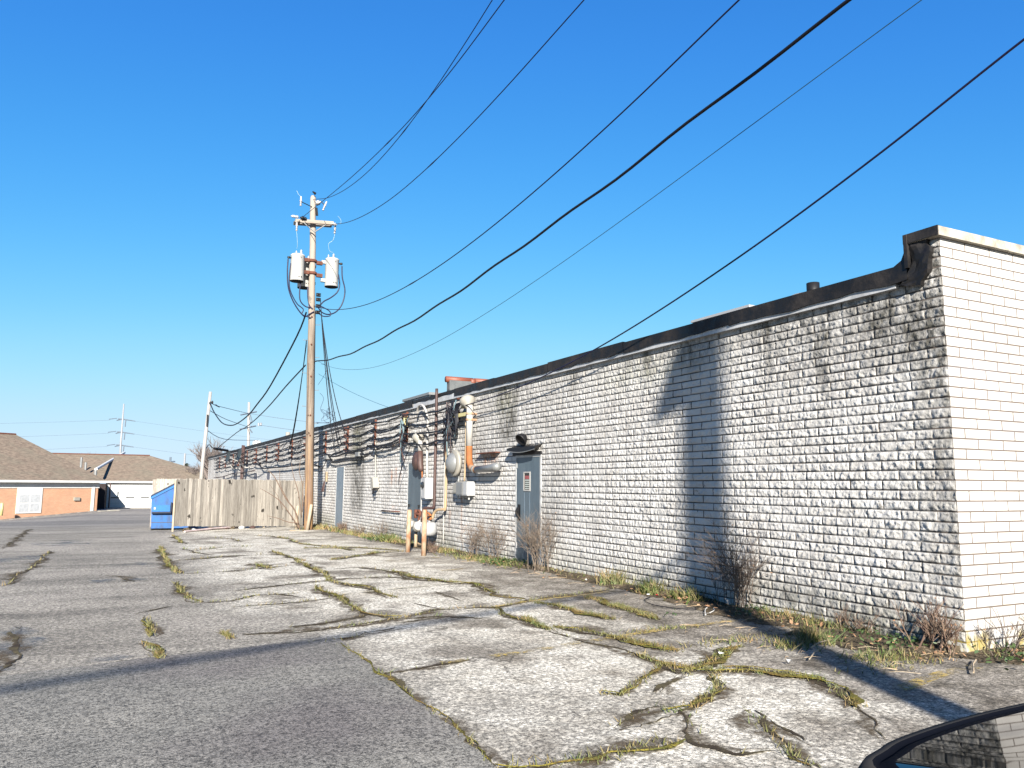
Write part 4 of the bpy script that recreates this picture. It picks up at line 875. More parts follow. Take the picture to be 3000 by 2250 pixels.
for sx in (-1, 1):
    b = MB(); b.tube([(6.02, 28.70, 10.98), (6.02+sx*.40, 28.70, 11.30+.03*sx)], .022, 6); b.build('brace', M['galv'], up_)
def insul(o, ax, s=1., n=3, mat='ceramic', parent=up_, nm='insulator'):
    b = MB(); pr = [(0, .02*s)]
    for i in range(n): pr += [(.03*s+i*.06*s, .03*s), (.05*s+i*.06*s, .065*s), (.07*s+i*.06*s, .03*s)]
    pr.append((.06*s*n+.06*s, .02*s)); b.lathe(o, ax, pr, 12); return b.build(nm, M[mat], parent, True)
insul((5.42, 28.75, 11.48), (-1, -.15, -.05), 1., 4); insul((5.72, 28.72, 11.44), (-1, -.3, .02), 1.2, 3, 'black'); insul((6.62, 28.75, 11.42), (.8, -.6, -.2), 1.1, 3)
insul((6.05, 28.85, 12.15), (.5, -.9, .1), 1.5, 2)
def cutout(x, z, y=28.75, tilt=0):
    b = MB(); b.tube([(x-.05*tilt, y, z-.17), (x+.05*tilt, y, z+.17)], .032, 10); b.lathe((x-.05*tilt, y, z-.20), (.1*tilt, 0, 1), [(0, .03), (.02, .045), (.04, .03)], 10); b.lathe((x, y, z-.02), (0, 0, 1), [(0, .05), (.03, .05)], 10)
    b.build('fuse_cutout', M['ceramic'], up_, True)
cutout(5.47, 12.13); cutout(6.38, 12.10, tilt=1.2); cutout(5.36, 11.14); cutout(6.80, 11.26, tilt=.2)
b = MB(); b.tube([(5.47, 28.75, 12.10), (5.7, 28.8, 12.05), (5.92, 28.9, 12.02)], .018, 6); b.tube([(6.36, 28.75, 12.13), (6.2, 28.8, 12.28), (6.03, 28.9, 12.22)], .018, 6); b.build('fuse_bracket', M['black'], up_)
b = MB(); b.tube([(6.0, 28.8, 12.5), (5.94, 28.9, 12.62), (6.06, 28.9, 12.58)], .03, 6); b.build('pole_top_pin', M['black'], up_)
b = MB(); b.tube([(6.08, 28.87, 12.0), (6.12, 28.87, 11.7)], .05, 6); b.build('bracket', M['black'], up_)
for z_ in (9.93, 9.45):
    b = MB(); c_ = pp(z_); b.lathe((c_.x, c_.y, z_-.05), (0, 0, 1), [(0, .165), (.02, .18), (.08, .18), (.10, .165)], 16); b.box(c_.x-.36, c_.x-.14, 28.84, 28.96, z_-.08, z_+.05); b.box(c_.x+.14, c_.x+.36, 28.84, 28.96, z_-.14, z_-.01)
    b.build('mounting_band', M['rust'], up_)
for i, z_ in enumerate((8.60, 8.42, 8.17, 7.93)):
    b = MB(); b.lathe((6.32, 28.80, z_-.06), (0, 0, 1), [(0, .05), (.03, .06), (.05, .035), (.075, .035), (.09, .06), (.12, .05)], 12); b.box(6.2, 6.32, 28.8, 28.82, z_-.07, z_+.07); b.build('spool', M['black'], up_, True)
for i in range(16):
    z_ = 1.9+i*.62; c_ = pp(z_); sx = 1 if i % 2 else -1
    if 7.9 < z_ < 11.5: continue
    b = MB(); b.tube([(c_.x+sx*.12, 28.98, z_), (c_.x+sx*.30, 28.96, z_), (c_.x+sx*.30, 28.96, z_+.03)], .010, 5); b.build('step', M['galv'], up_)
b = MB(); b.tube([pp(z)+Vector((.155-.003*z, -.03, 0)) for z in (0, 1, 2, 3, 4, 5, 6, 7, 8)], .016, 6); b.build('riser_cable', M['cable'], up_)
b = MB(); b.tube([pp(z)+Vector((-.10+.02*math.sin(z), -.15+.002*z, 0)) for z in (.2, 1, 2, 3, 4, 5, 6)], .007, 5); b.build('ground_wire', M['brownpipe'], up_)
for zz in (3.3, 4.05, 5.5, 6.7, 7.75):
    c_ = pp(zz); b = MB(); b.lathe((c_.x-.02, 28.86, zz), (0, -1, 0), [(0, .03), (.03, .03), (.035, .01)], 8); b.build('bolt', M['rust'], up_)
def transformer(x, y, z0, z1, r, label, side):
    t = thing('transformer', (x, y, z0), label, 'transformer', 'pole mounted transformers')
    b = MB(); b.lathe((x, y, z0), (0, 0, 1), [(0, r*.96), (.02, r*1.0), (z1-z0-.08, r), (z1-z0-.07, r*1.04), (z1-z0-.03, r*1.04), (z1-z0, r*.9), (z1-z0+.03, r*.5)], 28)
    b.build('tank', M['canwhite'], t, True)
    b = MB(); b.lathe((x, y, z0-.004), (0, 0, 1), [(0, r*.98), (.02, r*.985)], 28); b.build('tank_base', M['black'], t)
    for k_, (dx, hh) in enumerate(((-.06, .17), (.12, .26)) if side < 0 else ((-.16, .16), (.03, .26))):
        insul((x+dx, y-.03, z1), (.05*side, 0, 1), .85 if k_ else .6, 3, 'ceramic', t, 'bushing')
    for zz in (z1-.18, z0+.22):
        b = MB(); b.box(x-side*r*.98-(.0 if side > 0 else -.16)-(.16 if side > 0 else 0), x-side*r*.98+(.16 if side < 0 else .0)+(0 if side < 0 else .0), y-.07, y+.07, zz-.06, zz+.06); b.build('lug', M['white'], t)
    b = MB()
    for q in (0, 1): b.lathe((x+.02+.09*q, y-r*.98, z0+.14), (.1, -1, -.2), [(0, .018), (.04, .014)], 8)
    b.lathe((x+.07, y-r*1.0, z1-.15), (0, -1, 0), [(0, .012), (.03, .012)], 8); b.build('stud', M['black'], t)
    b = MB(); b.tube([(x+side*r*.9, y-.05, z1-.17), (x+side*(r+.13), y-.05, z1-.17)], .03, 8); b.lathe((x+side*(r+.08), y-.05, z1-.2), (0, 0, 1), [(0, .05), (.07, .05)], 8); b.build('terminal', M['black'], t)
    return t
transformer(5.48, 28.92, 9.05, 10.08, .255, 'white cylindrical transformer left of the pole', -1)
transformer(6.78, 28.92, 8.99, 10.10, .255, 'white cylindrical transformer right of the pole', 1)
transformer(5.86, 29.42, 8.95, 10.02, .255, 'third transformer mostly hidden behind the pole, its dark underside showing', -1)
# secondary cables looping under the transformers
LW = [('cable loop from the outer left transformer terminal down to the pole', [(5.12, 28.87, 9.85), (5.12, 28.87, 9.3), (5.2, 28.9, 8.7), (5.45, 28.9, 8.15), (5.8, 28.9, 7.75), (6.0, 28.85, 7.85), (6.15, 28.85, 7.95)], .024),
      ('second cable loop from the left transformer, curving inside the first', [(5.22, 28.85, 9.7), (5.19, 28.85, 9.1), (5.25, 28.85, 8.65), (5.5, 28.85, 8.2), (5.75, 28.85, 8.0), (5.72, 28.85, 7.8), (6.05, 28.85, 7.7)], .020),
      ('inner cable dropping from under the left transformer and bending to the pole', [(5.62, 28.9, 9.05), (5.60, 28.9, 8.6), (5.65, 28.9, 8.3), (5.85, 28.9, 8.12), (6.05, 28.85, 8.1)], .022),
      ('cable dropping from the hidden transformer close along the pole', [(5.95, 29.2, 8.95), (5.96, 29.1, 8.5), (6.0, 28.9, 8.15), (6.1, 28.85, 8.05)], .026),
      ('cable loop from the right transformer underside to the top spool', [(7.02, 28.85, 9.5), (7.08, 28.85, 9.1), (7.0, 28.85, 8.8), (6.75, 28.85, 8.55), (6.5, 28.83, 8.38), (6.32, 28.8, 8.15)], .024),
      ('wide outer cable loop from the right transformer terminal to the lower spools', [(7.15, 28.87, 9.85), (7.18, 28.87, 9.4), (7.3, 28.87, 8.9), (7.22, 28.87, 8.4), (7.0, 28.87, 8.05), (6.7, 28.85, 7.9), (6.45, 28.83, 7.95), (6.3, 28.8, 8.1)], .024),
      ('lower cable loop curling just right of the pole spools', [(6.3, 28.8, 7.9), (6.5, 28.8, 7.8), (6.75, 28.8, 7.85), (6.72, 28.8, 8.02), (6.45, 28.8, 8.15), (6.3, 28.8, 8.2)], .020)]
for lab, pts, r_ in LW: cable('transformer_cable', lab, pts, r_, 'cableblue', 5, 8, 'cable', 'cables looping around the transformers')
for lab, pts in [('thin pale jumper wire above the left transformer', [(5.36, 28.75, 10.95), (5.42, 28.8, 10.5), (5.43, 28.9, 10.3)]), ('thin pale curved jumper wire above the right transformer', [(6.8, 28.75, 11.05), (6.75, 28.8, 10.8), (6.6, 28.85, 10.65), (6.66, 28.9, 10.4), (6.80, 28.9, 10.35)]),
                 ('pale curled jumper wire right of the crossarm end', [(6.82, 28.75, 11.43), (7.0, 28.7, 11.5), (6.98, 28.7, 11.65), (6.88, 28.7, 11.75)]), ('short pale jumper wire by the pole top fuse', [(5.3, 28.75, 12.5), (5.38, 28.75, 12.36), (5.47, 28.75, 12.3)])]:
    cable('jumper_wire', lab, pts, .008, 'copper', 5, 5, 'wire', 'pale jumper wires on the pole')
LB = {'w1': 'uppermost overhead wire, leaving from the very top of the pole', 'w2': 'overhead wire from the left end of the crossarm', 'w3': 'overhead wire from the right end of the crossarm',
      'w4': 'overhead wire leaving the pole just below the right transformer', 'w5': 'thickest black overhead cable crossing the sky', 'w6': 'thin blue green overhead wire below the thickest cable', 'w7': 'service wire rising from the weather cap over the roof edge'}
RR = {'w1': .010, 'w2': .010, 'w3': .011, 'w4': .011, 'w5': .021, 'w6': .005, 'w7': .0115}
for k_, pts in WIRES.items():
    P_ = smooth(pts, 6); rad = [RR[k_]*(1.6 if (k_ in ('w1', 'w2', 'w3', 'w4') and i == 26) else 1) for i in range(len(P_))]
    if k_ == 'w5': P_ = [p+Vector((0, 0, .018*math.sin(i*.9)+.012*math.sin(i*.37))) for i, p in enumerate(P_)]
    tag(MB().tube(P_, rad, 8).build('overhead_wire', M['thinwire' if k_ == 'w6' else 'cableblue' if k_ != 'w5' else 'cable'], None, True), LB[k_], 'overhead wire', 'overhead wires running to the upper right')
cable('overhead_cable', 'cable sagging deeply from the pole to the bleached pole on the left', WL1+[(4.6, 49.8, 6.3)], .03, 'cable', 4, 6, 'overhead wire', 'cables running left from the utility pole')
cable('overhead_cable', 'straighter cable running from the pole to the far roof end', WL2+[(6.9, 66, 4.3)], .026, 'cable', 4, 6, 'overhead wire', 'cables running left from the utility pole')
for i, (y, z, x0) in enumerate([(28.6, 2.75, 6.36), (28.1, 2.98, 6.38), (27.9, 3.2, 6.40), (27.4, 3.55, 6.43)]):
    cable('drop_cable', ['leftmost', 'second from left', 'third from left', 'rightmost'][i]+' of the four cables falling from the pole to the wall rack', sag((x0, 28.8, 8.45-.22*i), (7.05, y, z), .45, 12), .015, 'cable', 2, 6, 'cable', 'cables falling from the pole to the wall')
for i, (y, z) in enumerate([(36.9, 3.35), (37.2, 3.2), (37.5, 3.0)]):
    cable('drop_cable', ['uppermost', 'middle', 'lowest'][i]+' of the three cables hanging close behind the left side of the pole', sag((5.98, 29.15, 6.9-.1*i), (7.05, y, z), .55, 12), .017, 'cable', 2, 6, 'cable', 'cables falling behind the pole')
cable('guy_wire', 'thin wire slanting from the pole down over the roof edge', sag((6.4, 28.8, 5.6), (8.2, 24.3, 3.9), .12, 8), .007, 'thinwire', 1, 5, 'wire')
t = thing('wire_coil', (6.75, 28.9, 3.7), 'loose blue wire coil hanging right of the pole above the roof edge', 'wire')
for q in range(5):
    b = MB(); a_ = random.uniform(0, 3); b.tube([(6.85+(.22+.1*random.random())*math.cos(w_*.7)*math.cos(a_), 28.9+.2*math.cos(w_*.7)*math.sin(a_), 4.0+.05*q+(.2)*math.sin(w_*.7+q)) for w_ in range(10)], .006, 4); b.build('loop', M['cableblue'], t)
b = MB(); b.tube(smooth([(6.42, 28.9, 3.8), (6.5, 28.9, 3.78), (6.9, 28.9, 3.8)]), .01, 5); b.tube(smooth([(6.5, 28.9, 4.9), (6.65, 28.9, 4.7), (6.55, 28.9, 4.3), (6.7, 28.9, 4.1)]), .006, 4); b.tube(smooth([(6.5, 28.9, 6.0), (6.75, 28.9, 5.9), (6.6, 28.9, 5.5), (6.42, 28.9, 5.2)]), .006, 4); b.build('loose_end', M['cableblue'], t)

# ================= fence, dumpster, posts =================
fn = thing('wooden_fence', (1.75, 29.4, -.13), 'weathered grey vertical board fence hiding the dumpster and the rear yard', 'fence')
F0, F1 = Vector((1.78, 29.4)), Vector((6.95, 33.2)); L = (F1-F0).length; dr = (F1-F0).normalized(); nr = Vector((dr.y, -dr.x))
b = MB(); bt = []; d = 0.; rnd = random.Random(4)
while d < L:
    w_ = rnd.uniform(.125, .145); p0 = F0+dr*d; p1 = F0+dr*min(d+w_-.004, L); o = nr*(.02+rnd.uniform(-.004, .006)); t = d/L
    zb = lerp(.17, -.03, min(1, t*1.15))-.12+rnd.uniform(-.012, .012)+lerp(0, -.05, t); zt = 1.68+rnd.uniform(-.025, .02)-.02*t
    n = len(b.v)
    for (pt) in (p0, p1):
        for oo in (o, o-nr*.018): b.v += [(pt.x+oo.x, pt.y+oo.y, zb), (pt.x+oo.x, pt.y+oo.y, zt-.03)]
    m_ = (p0+p1)/2
    for oo in (o, o-nr*.018): b.v.append((lerp(p0.x, p1.x, .2)+oo.x, lerp(p0.y, p1.y, .2)+oo.y, zt)); b.v.append((lerp(p0.x, p1.x, .8)+oo.x, lerp(p0.y, p1.y, .8)+oo.y, zt))
    b.face([n, n+4, n+5, n+9, n+8, n+1]); b.face([n+2, n+3, n+10, n+11, n+7, n+6]); b.face([n, n+1, n+3, n+2]); b.face([n+4, n+6, n+7, n+5])
    b.face([n+1, n+8, n+10, n+3]); b.face([n+8, n+9, n+11, n+10]); b.face([n+9, n+5, n+7, n+11]); b.face([n, n+2, n+6, n+4])
    bt += [rnd.uniform(.62, 1.2)]*12; d += w_
o = b.build('board_panel', M['fence'], fn); at = o.data.attributes.new('board', 'FLOAT', 'POINT'); at.data.foreach_set('value', bt[:len(o.data.vertices)])
# second run of boards behind, returning behind the dumpster
b = MB(); bt = []; d = 0
G0, G1 = Vector((1.2, 33.8)), Vector((2.2, 33.9))
while d < 1.1:
    p0 = G0+Vector((d, 0)); b.box(p0.x, p0.x+.13, 33.8, 33.82, -.2, 1.68+rnd.uniform(-.02, .02)); bt += [rnd.uniform(.85, 1.15)]*8; d += .135
o = b.build('rear_panel', M['fence'], fn); at = o.data.attributes.new('board', 'FLOAT', 'POINT'); at.data.foreach_set('value', bt)
for z_ in (.35, .95, 1.45):
    b = MB(); a_, c_ = F0-nr*.02, F1-nr*.02; b.tube([(a_.x, a_.y, z_), (c_.x, c_.y, z_-.08)], .035, 4); o = b.build('rail', M['fence'], fn); at = o.data.attributes.new('board', 'FLOAT', 'POINT'); at.data.foreach_set('value', [.8]*len(o.data.vertices))
for i in range(4):
    p_ = F0+dr*(L*i/3)-nr*(.06 if i else -.0); b = MB(); b.box(p_.x-.045, p_.x+(.01 if i == 0 else .045), p_.y-.045, p_.y+.045, gz(p_.y)-.1, 1.62); b.build('post', M['palepost'], fn)
# dumpster seen from its sloped side
dm = thing('dumpster', (1.5, 31, gz(31)), 'blue steel dumpster with sloping lid left of the board fence', 'dumpster')
zg = gz(31); Mx = Matrix.Translation((1.12, 31.1, zg)) @ Matrix.Rotation(R(-2), 4, 'Z')
def mprism(poly, y0, y1, M_): 
    b = MB(); b.prism(poly, y0, y1, 1); b.v = [tuple(M_ @ Vector(v_)) for v_ in b.v]; return b
prof = [(0, .06), (1.75, .06), (1.82, 1.9), (.95, 1.82), (0.02, 1.16)]
prof = [(0.03, .06), (1.6, .06), (1.72, 1.5), (.90, 1.66), (-.02, 1.15)]
mprism(prof, 0, 1.7, Mx).build('body', M['blue'], dm)
mprism([(-.04, 1.10), (-.06, 1.17), (.90, 1.72), (1.74, 1.56), (1.74, 1.48), (.92, 1.65)], -.03, 1.73, Mx).build('rim', M['bluerib'], dm)
mprism([(-.05, 1.185), (-.05, 1.215), (.90, 1.765), (1.72, 1.60), (1.72, 1.57), (.92, 1.735)], .0, 1.70, Mx).build('lid', M['darkblue'], dm)
mprism([(.04, .66), (.62, .66), (.62, .90), (.04, .90)], -.16, -.004, Mx).build('fork_pocket', M['bluerib'], dm)
mprism([(.02, .60), (.66, .60), (.66, .655), (.02, .655)], -.15, -.004, Mx).build('pocket_lip', M['darkblue'], dm)
mprism([(.63, .66), (.67, .66), (.67, 1.0), (.63, .98)], -.14, -.004, Mx).build('bracket', M['darkblue'], dm)
mprism([(.03, .26), (.85, .26), (.85, .28), (.03, .28)], -.012, -.004, Mx).build('seam', M['rustyblue'], dm)
mprism([(.08, .74), (.14, .74), (.14, .82), (.08, .82)], -.168, -.162, Mx).build('sticker', M['white'], dm)
mprism([(.02, .0), (.3, .0), (.3, .06), (.02, .06)], .1, 1.6, Mx).build('skid', M['black'], dm)
o = MB(); o.tube([(2.1, 28.7, -.10), (3.3, 30.3, -.09), (4.4, 31.6, -.12)], .045, 4); tag(o.build('plank', M['pinkwood']), 'long pale pinkish plank lying along the foot of the fence', 'plank')
rnd = random.Random(8)
for i in range(9):
    t = i/9; p_ = F0+dr*(.5+t*3.2)+nr*rnd.uniform(.0, .35); z_ = gz(p_.y)
    b = MB(); s_ = rnd.uniform(.06, .13); b.lathe((p_.x, p_.y, z_), (rnd.uniform(-.3, .3), rnd.uniform(-.3, .3), 1), [(0, s_), (s_*.5, s_*1.2), (s_*.9, s_*.5)], 7)
    tag(b.build('debris', M[['soil', 'paper', 'brownpipe'][i % 3]]), 'small lump of rubbish in the gap under the fence boards', 'debris', 'rubbish under the fence')
# bleached pole and far poles
t = thing('utility_pole', (4.45, 49.8, gz(49.8)), 'bare bleached wooden pole standing behind the board fence', 'utility pole', 'wooden utility poles')
b = MB(); b.tube([(4.3, 49.8, gz(49.8)-.3), (4.42, 49.8, 3), (4.62, 49.8, 7.0)], [.12, .11, .085], 14); b.build('shaft', M['whitepole'], t, True)
b = MB(); b.tube([(4.72, 49.7, 6.35), (4.6, 49.75, 6.4)], .03, 6); b.lathe((4.75, 49.7, 6.25), (0, 0, 1), [(0, .04), (.1, .06), (.2, .04)], 8); b.box(4.48, 4.56, 49.62, 49.7, 4.9, 5.6); b.build('bracket', M['black'], t)
t = thing('utility_pole', (11.1, 79.3, gz(79)), 'distant wooden pole with two short crossarms behind the roof', 'utility pole', 'wooden utility poles')
b = MB(); b.tube([(11.25, 79.3, -1.2), (11.1, 79.3, 5), (10.95, 79.3, 9.4)], [.16, .14, .11], 12); b.build('shaft', M['whitepole'], t, True)
for z_, a_ in ((8.3, .8), (5.85+.0, .8)):
    z_ = z_ if z_ > 8 else 6.9; b = MB(); b.tube([(11.0-a_, 79.2, z_-.18), (11.0+a_*.9, 79.2, z_+.22)], .07, 4); b.build('crossarm', M['hazedark'], t)
b = MB(); b.tube([(11.1, 79.2, 8.2), (11.3, 79.2, 7.6), (11.1, 79.2, 7.3)], .05, 5); b.tube([(11.1, 79.2, 6.8), (11.4, 79.2, 6.4)], .06, 5); b.build('hardware', M['hazedark'], t)
for dx in (1.05, 1.3): b = MB(); b.lathe((11.0+dx*.9, 79.2, 7.0+.1*dx), (0, 0, 1), [(0, .09), (.3, .09), (.32, .03)], 8); b.build('insulator', M['hazepole'], t)
t = thing('transformer', (11.75, 77.5, 4.6), 'small white tank on the distant pole just above the roof line', 'transformer', 'pole mounted transformers')
b = MB(); b.lathe((11.75, 78.3, 4.2), (0, 0, 1), [(0, .42), (1.3, .42), (1.42, .3), (1.45, .05)], 18); b.build('tank', M['canwhite'], t, True)
b = MB()
for q in range(4): b.lathe((12.3+.12*q, 78.3, 4.95+.1*(q % 2)), (0, 0, 1), [(0, .07), (.2, .1), (.25, .03)], 7)
b.build('bushing', M['hazedark'], t)
# transmission pole 200 m away with three davit arms
t = thing('transmission_pole', (-.3, 200, -1.2), 'very distant grey steel transmission pole with three arms beyond the house roof', 'transmission pole')
b = MB(); b.tube([(.3, 200, -1.2), (-.1, 200, 10), (-.05, 200, 19.5)], [.32, .22, .15], 12); b.build('shaft', M['hazepole'], t, True)
for z_ in (15.9, 12.9, 9.9):
    b = MB(); b.tube([(-1.0, 200, z_+.1), (0, 200, z_+.05), (2.6, 200, z_-.3)], [.13, .14, .09], 6); b.tube([(-1.3, 200, z_-.3), (-.2, 200, z_)], .14, 5); b.tube([(.55, 200, z_-.2), (.5, 200, z_-1.7)], .14, 5); b.build('arm', M['hazedark'], t)
    b = MB(); b.tube([(-2.9, 200, z_-.1), (-1.2, 200, z_+.2)], .10, 5); b.build('insulator', M['hazedark'], t)
    for sx, tx, lab in ((1, 160, 'right'), (-1, -160, 'left')):
        cable('transmission_wire', 'distant transmission wire leaving the %s side of the steel pole at its %s arm' % (lab, {15.9: 'top', 12.9: 'middle', 9.9: 'lowest'}[z_]), sag((2.6*sx, 200, z_-.3), (tx, 190, z_+(-8 if sx > 0 else -2)), 3.2, 16), .02, 'hazedark', 1, 4, 'overhead wire', 'distant transmission wires')
for i, (pts) in enumerate([[(4.6, 49.7, 6.35), (5.3, 51, 6.2), (5.1, 51, 6.35), (6, 58, 6.9), (10.9, 79.2, 8.3)], [(4.55, 49.7, 5.9), (7, 62, 6.3), (10.9, 79.2, 7.0)], [(4.5, 49.7, 4.7), (7, 62, 4.8), (12, 79, 5.7)], [(10.9, 79.2, 8.3), (16, 75, 7.4), (25, 68, 6.6)], [(12, 79.2, 7.2), (17, 75, 6.4), (26, 68, 5.8)]]):
    cable('distant_wire', ['curly wire from the bleached pole top towards the distant pole', 'middle wire between the bleached and distant poles', 'lowest wire between the bleached and distant poles', 'upper wire right of the distant pole', 'lower wire right of the distant pole'][i], pts, .022, 'hazedark', 4, 5, 'overhead wire', 'wires near the distant pole')
t = thing('splice_case', (6, 60, 3.9), 'black tubular splice case on a low cable in front of the bare tree', 'splice case')
b = MB(); b.tube([(5.55, 55, 3.80), (6.5, 56.0, 3.72)], .085, 8); b.build('case', M['black'], t)
b = MB(); b.tube(smooth([(4.45, 49.7, 3.3), (4.9, 52, 3.9), (5.5, 55, 3.82), (6.5, 56, 3.72), (9, 60, 3.7), (13, 62, 3.6)]), .025, 5); b.build('carrier_cable', M['cable'], t)
b = MB(); zz = 5.1; b.tube([(6.35, 120, -1.2), (6.35, 120, zz)], .13, 6); b.tube([(5.7, 120, zz-.7), (7.0, 120, zz-.6)], .1, 4); tag(b.build('distant_post', M['hazedark']), 'tiny dark distant pole with one short arm above the house roof', 'pole')
b = MB(); b.tube([(8.9, 130, -1.2), (8.9, 130, 6.0)], [.16, .14], 8); tag(b.build('distant_post', M['hazepole']), 'tiny pale distant pole above the right end of the house roof', 'pole')

# ================= brick house on the left =================
zh = -1.2; ze = 1.46
M['blind'] = simple('pale_blind', (.55, .57, .59), .4)
hs_ = thing('brick_house', (-8, 80, zh), 'low orange brick building with brown shingle roof and white garage doors', 'building')
Z0 = Vector((-9., 80.)); Z1 = Vector((-1.95, 85.1)); e1 = (Z1-Z0).normalized(); nrm_ = Vector((e1.y, -e1.x))   # visible face of the front block
def hp(d, off=0.): return Z0+e1*d+nrm_*off
Lf = (Z1-Z0).length; zlo = -2.3
def wallbox(b, d0, d1, z0, z1, off0, off1):
    n = len(b.v)
    for d_ in (d0, d1):
        for o_ in (off0, off1):
            p_ = hp(d_, o_); b.v += [(p_.x, p_.y, z0), (p_.x, p_.y, z1)]
    for q in ((0, 1, 3, 2), (4, 6, 7, 5), (0, 4, 5, 1), (2, 3, 7, 6), (0, 2, 6, 4), (1, 5, 7, 3)): b.face([n+i for i in q])
b = MB(); wallbox(b, -18, 9.0, zlo, ze, -12, 0); b.build('front_wall', M['brick'], hs_)
b = MB(); wallbox(b, -18, 9.1, ze-.50, ze-.02, .0, .05); wallbox(b, -18.5, 9.5, ze+.0, ze+.20, .0, .55); b.build('gutter', M['garage'], hs_)
wd = MB(); d0, d1 = 1.38, 3.6
wallbox(wd, d0, d1, -1.25, ze-.45, .0, .06); wd = wd.build('window', M['garage'], hs_)
for (a_, c_) in ((d0+.22, (d0+d1)/2-.06), ((d0+d1)/2+.08, d1-.22)):
    for (z0, z1) in ((-1.1, -.42), (-.30, .40)): b = MB(); wallbox(b, a_, c_, z0, z1, .05, .075); sub(b, 'pane', M['blind'], wd)
b = MB(); wallbox(b, 6.6, 7.15, -.20, .10, 0, .15); b.build('wall_lamp', M['offwhite'], hs_)
b = MB(); wallbox(b, 8.35, 8.62, zlo, ze, .0, .08); b.build('downspout', M['garage'], hs_)
# garage wing
gy = 95.6
b = MB(); b.box(-1.2, 12, gy, gy+9, zh-.1, ze); b.box(-3.3, -1.95, 90.3, 104, zh-.1, ze-.1); b.build('garage_wall', M['brick'], hs_)
b = MB(); b.box(-1.94, -1.15, 90.6, gy+.5, zh-.1, ze-.1); b.build('dark_entry', M['dim'], hs_)
b = MB(); b.box(-1.6, 12.5, gy-.5, gy-.02, ze+.0, ze+.2); b.box(-1.2, 12, gy-.05, gy-.0, ze-.28, ze-.02); b.build('fascia', M['garage'], hs_)
for (a_, c_) in ((-1.05, 3.55), (4.55, 9.1)):
    g_ = MB(); g_.box(a_, c_, gy-.06, gy-.005, zh, ze-.3); g_ = g_.build('garage_door', M['garage'], hs_)
    for q in range(3): b = MB(); m_ = a_+(c_-a_)*(.18+.32*q); b.box(m_-.42, m_+.42, gy-.07, gy-.062, -.20, -.08); sub(b, 'pane', M['glass'], g_)
    b = MB()
    for z_ in (-.75, -.25, .35, .8): b.box(a_, c_, gy-.066, gy-.0605, z_-.008, z_+.008)
    sub(b, 'panel_line', M['offwhite'], g_)
b = MB(); b.tube([(-.75, 93.6, zh), (-.75, 93.6, ze)], .07, 8); b.build('porch_post', M['brownpipe'], hs_)
def ray3(px, py, dist):
    v_ = F*f_+R2*(px-1500)-U2*(py-1125); s_ = dist/math.hypot(v_.x, v_.y); return (v_.x*s_, v_.y*s_, 1.55+v_.z*s_)
# roofs: hipped planes over the two blocks (far slopes too, so they are solid)
o0 = hp(-18, .55); o1 = hp(9.5, .55); zr = 6.2; rA = hp(-14, -10); rB = hp(6.6, -10); bk0 = hp(-18, -20); bk1 = hp(9.5, -20)
b = MB(); E = ze+.18
P0, P1, P2, P3 = (o0.x, o0.y, E), (o1.x, o1.y, E), (bk1.x, bk1.y, E), (bk0.x, bk0.y, E); Q0, Q1 = (rA.x, rA.y, zr), (rB.x, rB.y, zr)
b.poly([P0, P1, Q1, Q0]); b.poly([P1, P2, Q1]); b.poly([P2, P3, Q0, Q1]); b.poly([P3, P0, Q0]); b.poly([P0, P3, P2, P1])
b.build('main_roof', M['shingle'], hs_)
b = MB(); zr2 = 4.75; yb = gy-.5; rh = 9.
c0, c1, c2_, c3 = (-9, yb, E-.012), (12.6, yb, E-.012), (12.6, yb+2*rh, E-.012), (-9, yb+2*rh, E-.012); q0, q1 = (-9, yb+rh, zr2), (3.2, yb+rh, zr2)
b.poly([c0, c1, q1, q0]); b.poly([c1, c2_, q1]); b.poly([c2_, c3, q0, q1]); b.poly([c0, q0, c3]); b.poly([c0, c3, c2_, c1])
b.build('garage_roof', M['shingle'], hs_)
b = MB(); b.tube([q0, q1], .10, 5); b.tube([Q0, Q1], .12, 5); b.build('ridge_cap', M['rust'], hs_)
for (px, py, d_, h_, r_) in ((10, 1356, 85, .55, .13), (238, 1352, 97.5, .9, .12), (251, 1362, 96.8, .55, .13), (279, 1392, 93.8, 1.1, .16)):
    v_ = ray3(px, py, d_); b = MB(); b.cyl((v_[0], v_[1], v_[2]-1.0), (v_[0], v_[1], v_[2]+h_*.5), r_, n=10); b.build('roof_vent', M['galv'], hs_)
v0, v1 = ray3(281, 1375, 93.8), ray3(364, 1326, 110)
b = MB(); b.tube([v0, v1], .16, 8); b.build('flue_pipe', M['garage'], hs_)
for (px, py, d_, h_) in ((3, 1507, 79, .95), (301, 1487, 93, .75)):
    v_ = ray3(px, py, d_); zb_ = v_[2]; b = MB(); b.tube([(v_[0], v_[1], zb_-.1), (v_[0], v_[1], zb_+h_-.05), (v_[0], v_[1], zb_+h_)], [.14, .14, .08], 10)
    tag(b.build('bollard', simple('pale_yellow_paint', (.72, .62, .28), .6), None, True), 'pale yellow bollard at the left picture edge by the brick house' if px < 10 else 'pale yellow bollard by the dark garage entry of the brick house', 'bollard', 'yellow bollards at the brick house')
b = MB()
for q in range(28): zz = -1.2-max(0, -(hp(-18+q).x)-2)*.075; wallbox(b, -18+q, -17+q, zz-.2, zz+.10, 1.6, 2.0)
b.box(-1.0, 12, gy-4.2, gy-3.9, zh-.1, zh+.05)
tag(b.build('kerb', simple('kerb_concrete', (.46, .43, .37), .85)), 'low pale kerb in front of the brick house', 'kerb')

